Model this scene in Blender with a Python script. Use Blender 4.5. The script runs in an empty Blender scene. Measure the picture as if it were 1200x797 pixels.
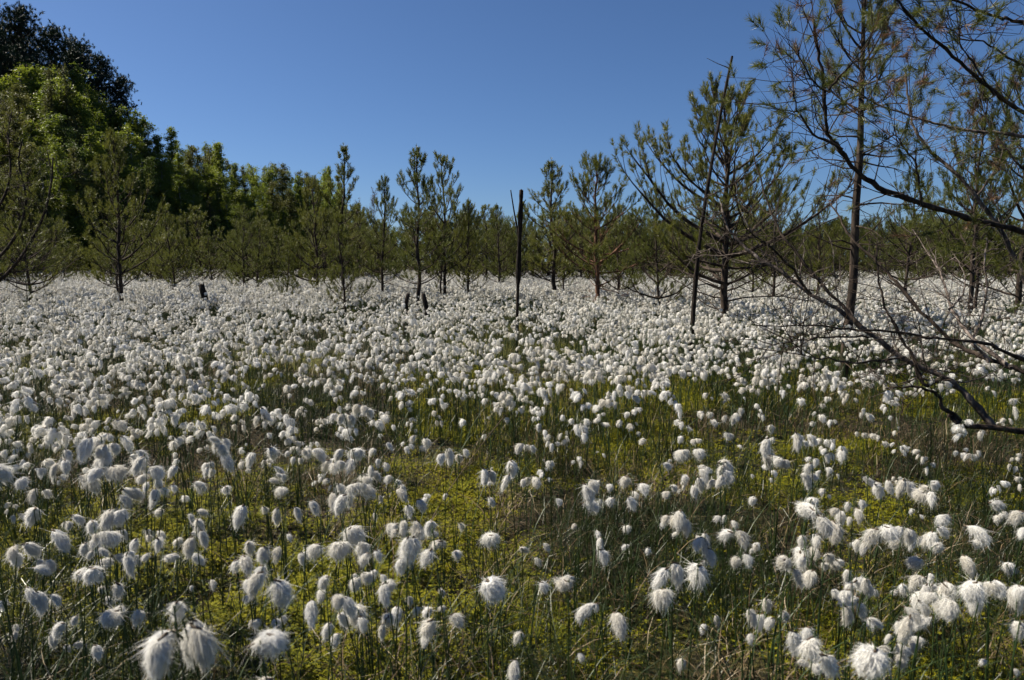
import bpy, math, random
import numpy as np

# ------------------------------------------------------------------ camera, sky, sun, exposure
scene = bpy.context.scene
W0, H0, F = 1200.0, 797.0, 850.0
CAM_H = 0.90
HORIZON = 306.0
PITCH = math.atan((H0 / 2 - HORIZON) / F)

cam_d = bpy.data.cameras.new("camera")
cam = bpy.data.objects.new("camera", cam_d)
scene.collection.objects.link(cam)
cam.location = (0, 0, CAM_H)
cam.rotation_euler = (math.pi / 2 - PITCH, 0, 0)
cam_d.sensor_width = 36.0
cam_d.lens = F / W0 * 36.0
cam_d.clip_start = 0.02
cam_d.clip_end = 3000
cam_d.dof.use_dof = True
cam_d.dof.focus_distance = 4.0
cam_d.dof.aperture_fstop = 9.0
scene.camera = cam

SUN_EL = math.radians(46)
SUN_AZ = math.radians(-70)          # from straight ahead (+Y), negative = to the left
sun_dir = np.array([math.sin(SUN_AZ) * math.cos(SUN_EL), math.cos(SUN_AZ) * math.cos(SUN_EL), math.sin(SUN_EL)])
world = bpy.data.worlds.new("World")
scene.world = world
world.use_nodes = True
wn = world.node_tree
sky = wn.nodes.new("ShaderNodeTexSky")
sky.sky_type = 'NISHITA'
sky.sun_disc = False
sky.sun_elevation = SUN_EL
sky.sun_rotation = SUN_AZ
sky.altitude = 300
sky.air_density = 0.8
sky.dust_density = 0.7
sky.ozone_density = 10.0
wn.nodes["Background"].inputs["Strength"].default_value = 0.050
wn.links.new(sky.outputs[0], wn.nodes["Background"].inputs[0])

sl = bpy.data.lights.new("sun", 'SUN')
sl.energy = 5.0
sl.angle = math.radians(0.53)
sl.color = (1.0, 0.92, 0.77)
sun = bpy.data.objects.new("sun", sl)
scene.collection.objects.link(sun)
from mathutils import Vector, Matrix
sun.rotation_euler = Vector(sun_dir).to_track_quat('Z', 'Y').to_euler()
sun.location = Vector(sun_dir) * 60

scene.view_settings.view_transform = 'Standard'
scene.view_settings.look = 'None'
scene.view_settings.gamma = 1.0
scene.view_settings.exposure = 0.97
scene.cycles.use_denoising = True
scene.cycles.max_bounces = 5
scene.cycles.diffuse_bounces = 3
scene.cycles.adaptive_threshold = 0.03
scene.cycles.transparent_max_bounces = 8
scene.cycles.caustics_reflective = False
scene.cycles.caustics_refractive = False

COL = scene.collection
CP, SP = math.cos(PITCH), math.sin(PITCH)


def ray(px, py):
    x = (px - W0 / 2) / F
    u = -(py - H0 / 2) / F
    return np.array([x, CP + u * SP, -SP + u * CP])


def at(px, py, Y):
    """world point seen at that place, Y metres ahead of the camera"""
    d = ray(px, py)
    return np.array([0, 0, CAM_H]) + d * (Y / d[1])


def on_level(px, py, z):
    d = ray(px, py)
    return np.array([0, 0, CAM_H]) + d * ((z - CAM_H) / d[2])


# ------------------------------------------------------------------ noise
def vnoise(x, y, seed=0):
    x = np.asarray(x, float); y = np.asarray(y, float)
    xi = np.floor(x).astype(np.int64); yi = np.floor(y).astype(np.int64)
    fx = x - xi; fy = y - yi
    fx = fx * fx * (3 - 2 * fx); fy = fy * fy * (3 - 2 * fy)

    def h(a, b):
        n = (a * 374761393 + b * 668265263 + seed * 982451653) & 0xFFFFFFFF
        n = ((n ^ (n >> 13)) * 1274126177) & 0xFFFFFFFF
        n = n ^ (n >> 16)
        return (n & 0xFFFFFF) / float(0xFFFFFF)
    a = h(xi, yi); b = h(xi + 1, yi); c = h(xi, yi + 1); d = h(xi + 1, yi + 1)
    return (a * (1 - fx) + b * fx) * (1 - fy) + (c * (1 - fx) + d * fx) * fy


def fbm(x, y, seed=0, oct=3):
    s = 0; a = 0.5; t = 0
    for i in range(oct):
        s = s + a * vnoise(x * 2 ** i, y * 2 ** i, seed + i * 17); t += a; a *= 0.5
    return s / t


def sstep(a, b, x):
    t = np.clip((np.asarray(x, float) - a) / (b - a), 0, 1)
    return t * t * (3 - 2 * t)


# ------------------------------------------------------------------ mesh building
class MB:
    def __init__(self):
        self.V = []; self.T = []; self.Q = []; self.n = 0; self.TM = []; self.QM = []

    def add(self, v, tris=None, quads=None, m=0):
        v = np.asarray(v, float).reshape(-1, 3)
        if tris is not None and len(tris):
            t = np.asarray(tris, np.int64) + self.n
            self.T.append(t); self.TM.append(np.full(len(t), m))
        if quads is not None and len(quads):
            q = np.asarray(quads, np.int64) + self.n
            self.Q.append(q); self.QM.append(np.full(len(q), m))
        self.V.append(v); self.n += len(v)

    def merge(self, o, M=None, off=None):
        for_v = np.concatenate(o.V)
        if M is not None:
            for_v = for_v @ np.asarray(M).T
        if off is not None:
            for_v = for_v + np.asarray(off)
        base = self.n
        self.V.append(for_v); self.n += len(for_v)
        for t, m in zip(o.T, o.TM):
            self.T.append(t + base); self.TM.append(m)
        for q, m in zip(o.Q, o.QM):
            self.Q.append(q + base); self.QM.append(m)

    def tube(self, pts, rad, sides=6, cap=True, m=0):
        pts = np.asarray(pts, float); n = len(pts)
        rad = np.broadcast_to(np.asarray(rad, float), (n,))
        tan = np.gradient(pts, axis=0)
        tan /= np.linalg.norm(tan, axis=1)[:, None] + 1e-12
        ref = np.array([0, 0, 1.0]) if abs(tan[0][2]) < 0.8 else np.array([1.0, 0, 0])
        u = np.cross(tan, ref); u /= np.linalg.norm(u, axis=1)[:, None] + 1e-12
        w = np.cross(tan, u)
        a = np.arange(sides) * 2 * math.pi / sides
        ring = (u[:, None, :] * np.cos(a)[None, :, None] + w[:, None, :] * np.sin(a)[None, :, None]) * rad[:, None, None]
        v = (pts[:, None, :] + ring).reshape(-1, 3)
        i = np.arange(n - 1)[:, None] * sides; k = np.arange(sides)[None, :]; k2 = (k + 1) % sides
        q = np.stack([i + k, i + k2, i + k2 + sides, i + k + sides], -1).reshape(-1, 4)
        tr = []
        if cap:
            v = np.vstack([v, pts[-1] + tan[-1] * rad[-1] * 0.6])
            e = (n - 1) * sides; c = n * sides
            tr = [[e + j, e + (j + 1) % sides, c] for j in range(sides)]
        self.add(v, tr, q, m)

    def ribbons(self, P, S, m=0):
        """P (N,K,3) centre lines, S (N,K,3) half-width vectors"""
        N, K, _ = P.shape
        v = np.stack([P - S, P + S], 2).reshape(-1, 3)
        b = (np.arange(N) * K * 2)[:, None] + (np.arange(K - 1) * 2)[None, :]
        q = np.stack([b, b + 1, b + 3, b + 2], -1).reshape(-1, 4)
        self.add(v, None, q, m)

    def mesh(self, name, mats, smooth=True):
        me = bpy.data.meshes.new(name)
        V = np.concatenate(self.V) if self.V else np.zeros((0, 3))
        T = np.concatenate(self.T) if self.T else np.zeros((0, 3), np.int64)
        Q = np.concatenate(self.Q) if self.Q else np.zeros((0, 4), np.int64)
        nl = len(T) * 3 + len(Q) * 4
        me.vertices.add(len(V)); me.vertices.foreach_set("co", V.astype(np.float32).ravel())
        me.loops.add(nl); me.loops.foreach_set("vertex_index", np.concatenate([T.ravel(), Q.ravel()]).astype(np.int32))
        me.polygons.add(len(T) + len(Q))
        st = np.concatenate([np.arange(len(T)) * 3, len(T) * 3 + np.arange(len(Q)) * 4]).astype(np.int32)
        me.polygons.foreach_set("loop_start", st)
        mi = np.concatenate([np.concatenate(self.TM) if self.TM else np.zeros(0), np.concatenate(self.QM) if self.QM else np.zeros(0)])
        for mt in mats:
            me.materials.append(mt)
        me.polygons.foreach_set("material_index", mi.astype(np.int32))
        me.polygons.foreach_set("use_smooth", np.full(len(T) + len(Q), smooth))
        me.update(calc_edges=True)
        me.validate()
        return me


def ob(name, me, parent=None, loc=None, rot=None, scl=None):
    o = bpy.data.objects.new(name, me)
    COL.objects.link(o)
    if parent is not None:
        o.parent = parent
    if loc is not None:
        o.location = [float(a) for a in loc]
    if rot is not None:
        o.rotation_euler = [float(a) for a in rot]
    if scl is not None:
        o.scale = (scl,) * 3 if np.isscalar(scl) else [float(a) for a in scl]
    return o


def tag(o, label=None, cat=None, group=None, kind=None):
    if label: o["label"] = label
    if cat: o["category"] = cat
    if group: o["group"] = group
    if kind: o["kind"] = kind
    return o


# ------------------------------------------------------------------ materials
def mat(name):
    m = bpy.data.materials.new(name); m.use_nodes = True
    nt = m.node_tree; nt.nodes.clear()
    out = nt.nodes.new("ShaderNodeOutputMaterial")
    return m, nt, out


def N(nt, kind, **kw):
    n = nt.nodes.new(kind)
    for k, v in kw.items():
        if hasattr(n, k) and k not in ("inputs",):
            setattr(n, k, v)
    return n


def ramp(nt, fac, stops):
    r = nt.nodes.new("ShaderNodeValToRGB")
    e = r.color_ramp.elements
    while len(e) < len(stops):
        e.new(0.5)
    for el, (p, c) in zip(e, stops):
        el.position = p; el.color = (*c, 1)
    nt.links.new(fac, r.inputs[0])
    return r.outputs[0]


def leafy(name, stops, transl=0.3, tstops=None, rough=0.5, scale=3.0, island=0.5, objw=0.35, spec=0.3):
    """foliage: colour varies by tree, by clump and by leaf; part of the light passes through"""
    m, nt, out = mat(name)
    geo = N(nt, "ShaderNodeNewGeometry"); oi = N(nt, "ShaderNodeObjectInfo"); tc = N(nt, "ShaderNodeTexCoord")
    no = N(nt, "ShaderNodeTexNoise"); no.inputs["Scale"].default_value = scale; no.inputs["Detail"].default_value = 2
    nt.links.new(tc.outputs["Object"], no.inputs["Vector"])
    a = N(nt, "ShaderNodeMath", operation='MULTIPLY'); a.inputs[1].default_value = island
    nt.links.new(geo.outputs["Random Per Island"], a.inputs[0])
    b = N(nt, "ShaderNodeMath", operation='MULTIPLY_ADD'); b.inputs[1].default_value = objw
    nt.links.new(oi.outputs["Random"], b.inputs[0]); nt.links.new(a.outputs[0], b.inputs[2])
    c = N(nt, "ShaderNodeMath", operation='MULTIPLY_ADD'); c.inputs[1].default_value = 1.6 * max(0.05, 1 - island - objw)
    nt.links.new(no.outputs[0], c.inputs[0]); nt.links.new(b.outputs[0], c.inputs[2])
    d = N(nt, "ShaderNodeMath", operation='SUBTRACT'); d.inputs[1].default_value = 0.3 * max(0.05, 1 - island - objw)
    nt.links.new(c.outputs[0], d.inputs[0])
    colr = ramp(nt, d.outputs[0], stops)
    p = N(nt, "ShaderNodeBsdfPrincipled"); p.inputs["Roughness"].default_value = rough
    p.inputs["Specular IOR Level"].default_value = spec
    nt.links.new(colr, p.inputs["Base Color"])
    if transl > 0:
        t = N(nt, "ShaderNodeBsdfTranslucent")
        tcol = ramp(nt, d.outputs[0], tstops) if tstops else colr
        nt.links.new(tcol, t.inputs["Color"])
        mx = N(nt, "ShaderNodeMixShader"); mx.inputs[0].default_value = transl
        nt.links.new(p.outputs[0], mx.inputs[1]); nt.links.new(t.outputs[0], mx.inputs[2])
        nt.links.new(mx.outputs[0], out.inputs[0])
    else:
        nt.links.new(p.outputs[0], out.inputs[0])
    return m


def bark(name, c1, c2, c3, scale=14.0, bump=0.5):
    m, nt, out = mat(name)
    tc = N(nt, "ShaderNodeTexCoord"); mp = N(nt, "ShaderNodeMapping")
    mp.inputs["Scale"].default_value = (1, 1, 0.25)
    nt.links.new(tc.outputs["Object"], mp.inputs[0])
    no = N(nt, "ShaderNodeTexNoise"); no.inputs["Scale"].default_value = scale * 3; no.inputs["Detail"].default_value = 6
    nt.links.new(mp.outputs[0], no.inputs["Vector"])
    colr = ramp(nt, no.outputs[0], [(0.3, c1), (0.52, c2), (0.72, c3)])
    p = N(nt, "ShaderNodeBsdfPrincipled"); p.inputs["Roughness"].default_value = 0.9
    p.inputs["Specular IOR Level"].default_value = 0.15
    bu = N(nt, "ShaderNodeBump"); bu.inputs["Strength"].default_value = bump; bu.inputs["Distance"].default_value = 0.02
    nt.links.new(no.outputs[0], bu.inputs["Height"]); nt.links.new(bu.outputs[0], p.inputs["Normal"])
    nt.links.new(colr, p.inputs["Base Color"]); nt.links.new(p.outputs[0], out.inputs[0])
    return m


M = {}
M['needle'] = leafy('pine_needles', [(0.0, (.050, .062, .012)), (0.45, (.105, .120, .022)), (0.8, (.165, .165, .030)), (1.0, (.22, .17, .04))], 0.38, scale=2.5, island=.4, objw=.3, rough=.45, spec=.4)
M['needle_far'] = leafy('dark_pine_needles', [(0.0, (.008, .018, .010)), (0.6, (.018, .036, .018)), (1.0, (.034, .052, .022))], 0.12, scale=.6, island=.4, objw=.3)
M['needle_dead'] = leafy('brown_needles', [(0.0, (.07, .035, .018)), (0.6, (.14, .075, .04)), (1.0, (.20, .12, .07))], 0.2)
M['leaf_birch'] = leafy('fresh_birch_leaves', [(0.0, (.066, .095, .014)), (0.5, (.100, .132, .022)), (1.0, (.165, .195, .030))], 0.42, [(0.0, (.10, .145, .014)), (1.0, (.29, .34, .036))], scale=.5, island=.30, objw=.55)
M['leaf_olive'] = leafy('olive_birch_leaves', [(0.0, (.058, .066, .016)), (0.5, (.105, .110, .028)), (1.0, (.16, .155, .038))], 0.45, scale=.5, island=.35, objw=.4)
M['leaf_dark'] = leafy('dark_leaves', [(0.0, (.034, .056, .012)), (0.5, (.068, .100, .018)), (1.0, (.11, .145, .026))], 0.4, scale=.5, island=.35, objw=.4)
M['bark_pale'] = bark('pale_birch_bark', (.05, .045, .04), (.16, .15, .14), (.32, .31, .29))
M['bark'] = bark('pine_bark', (.012, .009, .008), (.040, .030, .024), (.095, .070, .052))
M['bark_red'] = bark('red_pine_bark', (.03, .018, .012), (.11, .058, .036), (.20, .11, .07))
M['bark_grey'] = bark('grey_dead_bark', (.03, .024, .022), (.10, .080, .068), (.25, .21, .19))
M['char'] = bark('charred_wood', (.008, .006, .005), (.020, .015, .012), (.055, .04, .032), bump=.9)
M['twig'] = bark('twigs', (.03, .022, .018), (.07, .05, .04), (.12, .09, .07), bump=0.1)
M['twig_grey'] = bark('leafless_twigs', (.10, .085, .09), (.15, .13, .135), (.20, .18, .18), bump=0.1)
M['stem'] = leafy('cottongrass_stem', [(0, (.014, .030, .008)), (.6, (.026, .048, .012)), (1, (.055, .065, .02))], .1, island=.3, objw=.4)
M['bract'] = leafy('dark_bract', [(0, (.03, .022, .015)), (1, (.09, .06, .035))], 0)
M['sedge'] = leafy('sedge_blades', [(0, (.008, .017, .004)), (.5, (.020, .034, .007)), (.85, (.042, .055, .012)), (1, (.11, .10, .04))], .3, island=.6, objw=.3, rough=.4, spec=.5)
M['straw'] = leafy('dry_straw', [(0, (.03, .019, .010)), (.45, (.085, .055, .028)), (.8, (.20, .145, .08)), (1, (.42, .35, .24))], .2, island=.7, objw=.25)
M['moss'] = leafy('sphagnum', [(0, (.030, .044, .003)), (.35, (.13, .145, .008)), (.7, (.30, .27, .012)), (1, (.40, .31, .02))], .25, scale=5.0, island=.28, objw=.22, rough=.7, spec=.15)


def cotton_mat():
    m, nt, out = mat('cotton_fluff')
    tc = N(nt, "ShaderNodeTexCoord"); oi = N(nt, "ShaderNodeObjectInfo")
    mp = N(nt, "ShaderNodeMapping"); mp.inputs["Scale"].default_value = (900, 900, 110)
    nt.links.new(tc.outputs["Object"], mp.inputs[0])
    no = N(nt, "ShaderNodeTexNoise"); no.inputs["Scale"].default_value = 1.0; no.inputs["Detail"].default_value = 3
    nt.links.new(mp.outputs[0], no.inputs["Vector"])
    c = ramp(nt, oi.outputs["Random"], [(0, (.78, .75, .69)), (.5, (.86, .845, .81)), (1, (.90, .89, .87))])
    bu = N(nt, "ShaderNodeBump"); bu.inputs["Strength"].default_value = .7; bu.inputs["Distance"].default_value = .002
    nt.links.new(no.outputs[0], bu.inputs["Height"])
    d = N(nt, "ShaderNodeBsdfDiffuse"); nt.links.new(c, d.inputs[0]); nt.links.new(bu.outputs[0], d.inputs["Normal"])
    t = N(nt, "ShaderNodeBsdfTranslucent"); nt.links.new(c, t.inputs[0])
    mx = N(nt, "ShaderNodeMixShader"); mx.inputs[0].default_value = .45
    nt.links.new(d.outputs[0], mx.inputs[1]); nt.links.new(t.outputs[0], mx.inputs[2])
    nt.links.new(mx.outputs[0], out.inputs[0])
    return m


M['cotton'] = cotton_mat()


def ground_mat():
    m, nt, out = mat('bog_ground')
    at_ = N(nt, "ShaderNodeAttribute"); at_.attribute_name = "moss"
    tc = N(nt, "ShaderNodeTexCoord")
    n1 = N(nt, "ShaderNodeTexNoise"); n1.inputs["Scale"].default_value = 60; n1.inputs["Detail"].default_value = 5
    n2 = N(nt, "ShaderNodeTexNoise"); n2.inputs["Scale"].default_value = 6; n2.inputs["Detail"].default_value = 4
    nt.links.new(tc.outputs["Object"], n1.inputs["Vector"]); nt.links.new(tc.outputs["Object"], n2.inputs["Vector"])
    mossc = ramp(nt, n1.outputs[0], [(.3, (.012, .016, .003)), (.5, (.060, .062, .006)), (.68, (.16, .145, .012))])
    soil = ramp(nt, n1.outputs[0], [(.3, (.006, .005, .003)), (.5, (.020, .016, .008)), (.7, (.055, .040, .020))])
    f = N(nt, "ShaderNodeMath", operation='ADD'); nt.links.new(at_.outputs["Fac"], f.inputs[0])
    g = N(nt, "ShaderNodeMath", operation='MULTIPLY_ADD'); g.inputs[1].default_value = .9; g.inputs[2].default_value = -.45
    nt.links.new(n2.outputs[0], g.inputs[0]); nt.links.new(g.outputs[0], f.inputs[1]); f.use_clamp = True
    mx = N(nt, "ShaderNodeMix", data_type='RGBA')
    nt.links.new(f.outputs[0], mx.inputs[0]); nt.links.new(soil, mx.inputs[6]); nt.links.new(mossc, mx.inputs[7])
    p = N(nt, "ShaderNodeBsdfPrincipled"); p.inputs["Roughness"].default_value = .85; p.inputs["Specular IOR Level"].default_value = .2
    bu = N(nt, "ShaderNodeBump"); bu.inputs["Strength"].default_value = .9; bu.inputs["Distance"].default_value = .02
    nt.links.new(n1.outputs[0], bu.inputs["Height"]); nt.links.new(bu.outputs[0], p.inputs["Normal"])
    nt.links.new(mx.outputs[2], p.inputs["Base Color"]); nt.links.new(p.outputs[0], out.inputs[0])
    return m


M['ground'] = ground_mat()


def water_mat():
    m, nt, out = mat('bog_water')
    p = N(nt, "ShaderNodeBsdfPrincipled"); p.inputs["Base Color"].default_value = (.010, .008, .006, 1)
    p.inputs["Roughness"].default_value = .06
    tc = N(nt, "ShaderNodeTexCoord"); no = N(nt, "ShaderNodeTexNoise"); no.inputs["Scale"].default_value = 25
    nt.links.new(tc.outputs["Object"], no.inputs["Vector"])
    bu = N(nt, "ShaderNodeBump"); bu.inputs["Strength"].default_value = .15; bu.inputs["Distance"].default_value = .01
    nt.links.new(no.outputs[0], bu.inputs["Height"]); nt.links.new(bu.outputs[0], p.inputs["Normal"])
    nt.links.new(p.outputs[0], out.inputs[0])
    return m


M['water'] = water_mat()

# ------------------------------------------------------------------ terrain
EDGE_PX = [-900, -300, 0, 100, 200, 300, 400, 500, 700, 1300]
EDGE_Y = [16, 23, 29, 33, 39, 47, 60, 85, 170, 260]


def edge_y(px):
    return np.interp(px, EDGE_PX, EDGE_Y)


POOLS = [on_level(210, 690, 0.0), on_level(522, 678, 0.0), on_level(350, 760, 0.0)]
POOL_R = [0.13, 0.10, 0.06]


def height(x, y):
    x = np.asarray(x, float); y = np.asarray(y, float)
    near = sstep(14, 7, np.hypot(x, y))
    z = 0.10 * (fbm(x * .9, y * .9, 3) - .5) + near * (0.075 * (fbm(x * 3.1, y * 3.1, 5, 3) - .5) + 0.035 * (fbm(x * 13, y * 13, 8, 2) - .5))
    for p, r in zip(POOLS, POOL_R):
        d = np.hypot(x - p[0], (y - p[1]))
        z = z - (0.10 + 0.05) * np.exp(-(d / r) ** 2)
    px = 600 + F * x / np.maximum(y, 1.0)
    px = np.clip(px, -900, 1300)
    d = np.where(y > 1, y - edge_y(px), -10)
    z = z + 0.17 * np.clip(d, 0, 45) * sstep(430, 150, px)
    return z


def moss_mask(x, y):
    n = fbm(x * 1.1 + 3.3, y * 1.1 + 1.7, 21, 3)
    m = sstep(.40, .56, n)
    c = on_level(720, 510, 0.05)
    m = np.maximum(m, np.exp(-(((x - c[0]) / .45) ** 2 + ((y - c[1]) / .5) ** 2)))
    c = on_level(250, 590, 0.05)
    m = np.maximum(m, .9 * np.exp(-(((x - c[0]) / .22) ** 2 + ((y - c[1]) / .3) ** 2)))
    for qx, qy in ((950, 720), (1040, 590), (880, 560), (1130, 680)):
        c = on_level(qx, qy, 0.05)
        m = np.maximum(m, .75 * np.exp(-(((x - c[0]) / .22) ** 2 + ((y - c[1]) / .2) ** 2)))
    c = on_level(600, 730, 0.05)
    m = np.maximum(m, .9 * np.exp(-(((x - c[0]) / .35) ** 2 + ((y - c[1]) / .22) ** 2)))
    m = m * (1 - .75 * sstep(-.28, -.6, x) * sstep(1.85, 1.4, y))
    for p, r in zip(POOLS, POOL_R):
        d = np.hypot(x - p[0], y - p[1])
        m = m * (1 - .8 * np.exp(-(d / (r * 1.3)) ** 2))
    return m


def spaced(lo, hi, fine, far, grow=1.16):
    a = list(np.arange(lo, hi + 1e-6, fine)); s = fine
    while a[-1] < far:
        s *= grow; a.append(a[-1] + s)
    s = fine; b = [lo]
    while b[-1] > -far:
        s *= grow; b.append(b[-1] - s)
    return np.array(sorted(b[1:] + a))


def build_ground():
    xs = spaced(-3.2, 3.2, .024, 900); ys = spaced(.55, 5.2, .024, 900)
    X, Y = np.meshgrid(xs, ys)
    Z = height(X, Y)
    nx, ny = len(xs), len(ys)
    i = (np.arange(ny - 1)[:, None] * nx + np.arange(nx - 1)[None, :])
    q = np.stack([i, i + 1, i + 1 + nx, i + nx], -1).reshape(-1, 4)
    mb = MB(); mb.add(np.stack([X, Y, Z], -1).reshape(-1, 3), None, q)
    me = mb.mesh('ground', [M['ground']])
    a = me.attributes.new("moss", 'FLOAT', 'POINT')
    a.data.foreach_set("value", moss_mask(X, Y).astype(np.float32).ravel())
    o = ob('ground', me)
    tag(o, 'wet mossy bog ground with peat hollows and hummocks', kind='structure')
    for p, r in zip(POOLS, POOL_R):
        mb = MB(); n = 28; ang = np.arange(n) * 2 * math.pi / n
        rr = r * 1.15 * (1 + .15 * np.sin(ang * 3 + p[0] * 9))
        zz = float(height(p[0], p[1])) + 0.075
        v = np.vstack([[p[0], p[1], zz], np.stack([p[0] + rr * np.cos(ang), p[1] + rr * np.sin(ang), np.full(n, zz)], -1)])
        mb.add(v, [[0, 1 + k, 1 + (k + 1) % n] for k in range(n)])
        tag(ob('water', mb.mesh('water', [M['water']])), 'small dark pool of bog water in the moss', kind='structure')


build_ground()


# ------------------------------------------------------------------ scatter (stuff only)
def scatter(name, srcs, P, rot, scl, var, label, cat):
    me = bpy.data.meshes.new(name)
    me.vertices.add(len(P)); me.vertices.foreach_set("co", np.asarray(P, np.float32).ravel())
    a = me.attributes.new("rot", 'FLOAT_VECTOR', 'POINT'); a.data.foreach_set("vector", np.asarray(rot, np.float32).ravel())
    a = me.attributes.new("scl", 'FLOAT', 'POINT'); a.data.foreach_set("value", np.asarray(scl, np.float32))
    a = me.attributes.new("var", 'INT', 'POINT'); a.data.foreach_set("value", np.asarray(var, np.int32))
    o = ob(name, me)
    ng = bpy.data.node_groups.new(name, 'GeometryNodeTree')
    ng.interface.new_socket("Geometry", in_out='INPUT', socket_type='NodeSocketGeometry')
    ng.interface.new_socket("Geometry", in_out='OUTPUT', socket_type='NodeSocketGeometry')
    gi = ng.nodes.new("NodeGroupInput"); go = ng.nodes.new("NodeGroupOutput")
    j = ng.nodes.new("GeometryNodeJoinGeometry")
    for s in srcs:
        so = bpy.data.objects.new(name + "_piece", s)
        oi = ng.nodes.new("GeometryNodeObjectInfo"); oi.inputs["Object"].default_value = so
        oi.inputs["As Instance"].default_value = False
        gti = ng.nodes.new("GeometryNodeGeometryToInstance")
        ng.links.new(oi.outputs["Geometry"], gti.inputs[0]); ng.links.new(gti.outputs[0], j.inputs[0])
    ip = ng.nodes.new("GeometryNodeInstanceOnPoints")
    ip.inputs["Pick Instance"].default_value = True

    def na(nm, tp):
        n = ng.nodes.new("GeometryNodeInputNamedAttribute"); n.data_type = tp; n.inputs["Name"].default_value = nm
        return n.outputs["Attribute"]
    ng.links.new(gi.outputs[0], ip.inputs["Points"]); ng.links.new(j.outputs[0], ip.inputs["Instance"])
    ng.links.new(na("var", 'INT'), ip.inputs["Instance Index"])
    ng.links.new(na("rot", 'FLOAT_VECTOR'), ip.inputs["Rotation"])
    ng.links.new(na("scl", 'FLOAT'), ip.inputs["Scale"])
    ng.links.new(ip.outputs[0], go.inputs[0])
    md = o.modifiers.new("scatter", 'NODES'); md.node_group = ng
    return tag(o, label, cat, kind='stuff')


# ------------------------------------------------------------------ needles, twigs, trees
def unit(v):
    return v / (np.linalg.norm(v, axis=-1, keepdims=True) + 1e-12)


def needles(mb, rng, P, D, L, n, nl, w, spread=(.5, 1.1), m=0):
    """n needles round each shoot: P base, D direction, L length of the shoot"""
    P = np.asarray(P, float); D = unit(np.asarray(D, float)); L = np.asarray(L, float); S = len(P)
    if S == 0:
        return
    ref = np.where(np.abs(D[:, 2:3]) < .9, [[0, 0, 1.0]], [[1.0, 0, 0]])
    U = unit(np.cross(D, ref)); Wv = np.cross(D, U)
    t = rng.uniform(.08, 1.0, (S, n)); az = rng.uniform(0, 2 * math.pi, (S, n)); a = rng.uniform(*spread, (S, n)) * (1.15 - .55 * t)
    base = P[:, None] + D[:, None] * (t * L[:, None])[..., None]
    rad = U[:, None] * np.cos(az)[..., None] + Wv[:, None] * np.sin(az)[..., None]
    d = D[:, None] * np.cos(a)[..., None] + rad * np.sin(a)[..., None]
    ln = nl * rng.uniform(.7, 1.15, (S, n))
    side = unit(np.cross(d, rng.normal(size=(S, n, 3)))) * (w / 2)
    v = np.stack([base - side, base + side, base + d * ln[..., None]], 2).reshape(-1, 3)
    mb.add(v, np.arange(len(v)).reshape(-1, 3), None, m)


def curve(p0, d0, L, k=6, lift=.3, rng=None, wob=.06):
    """a branch line: starts along d0 and bends upwards (or down for negative lift)"""
    d0 = unit(np.asarray(d0, float)); p = np.asarray(p0, float); pts = [p]
    d = d0.copy()
    for i in range(k):
        d = unit(d + np.array([0, 0, lift / k]) + (rng.normal(size=3) * wob if rng is not None else 0))
        p = p + d * (L / k); pts.append(p)
    return np.array(pts)


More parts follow.
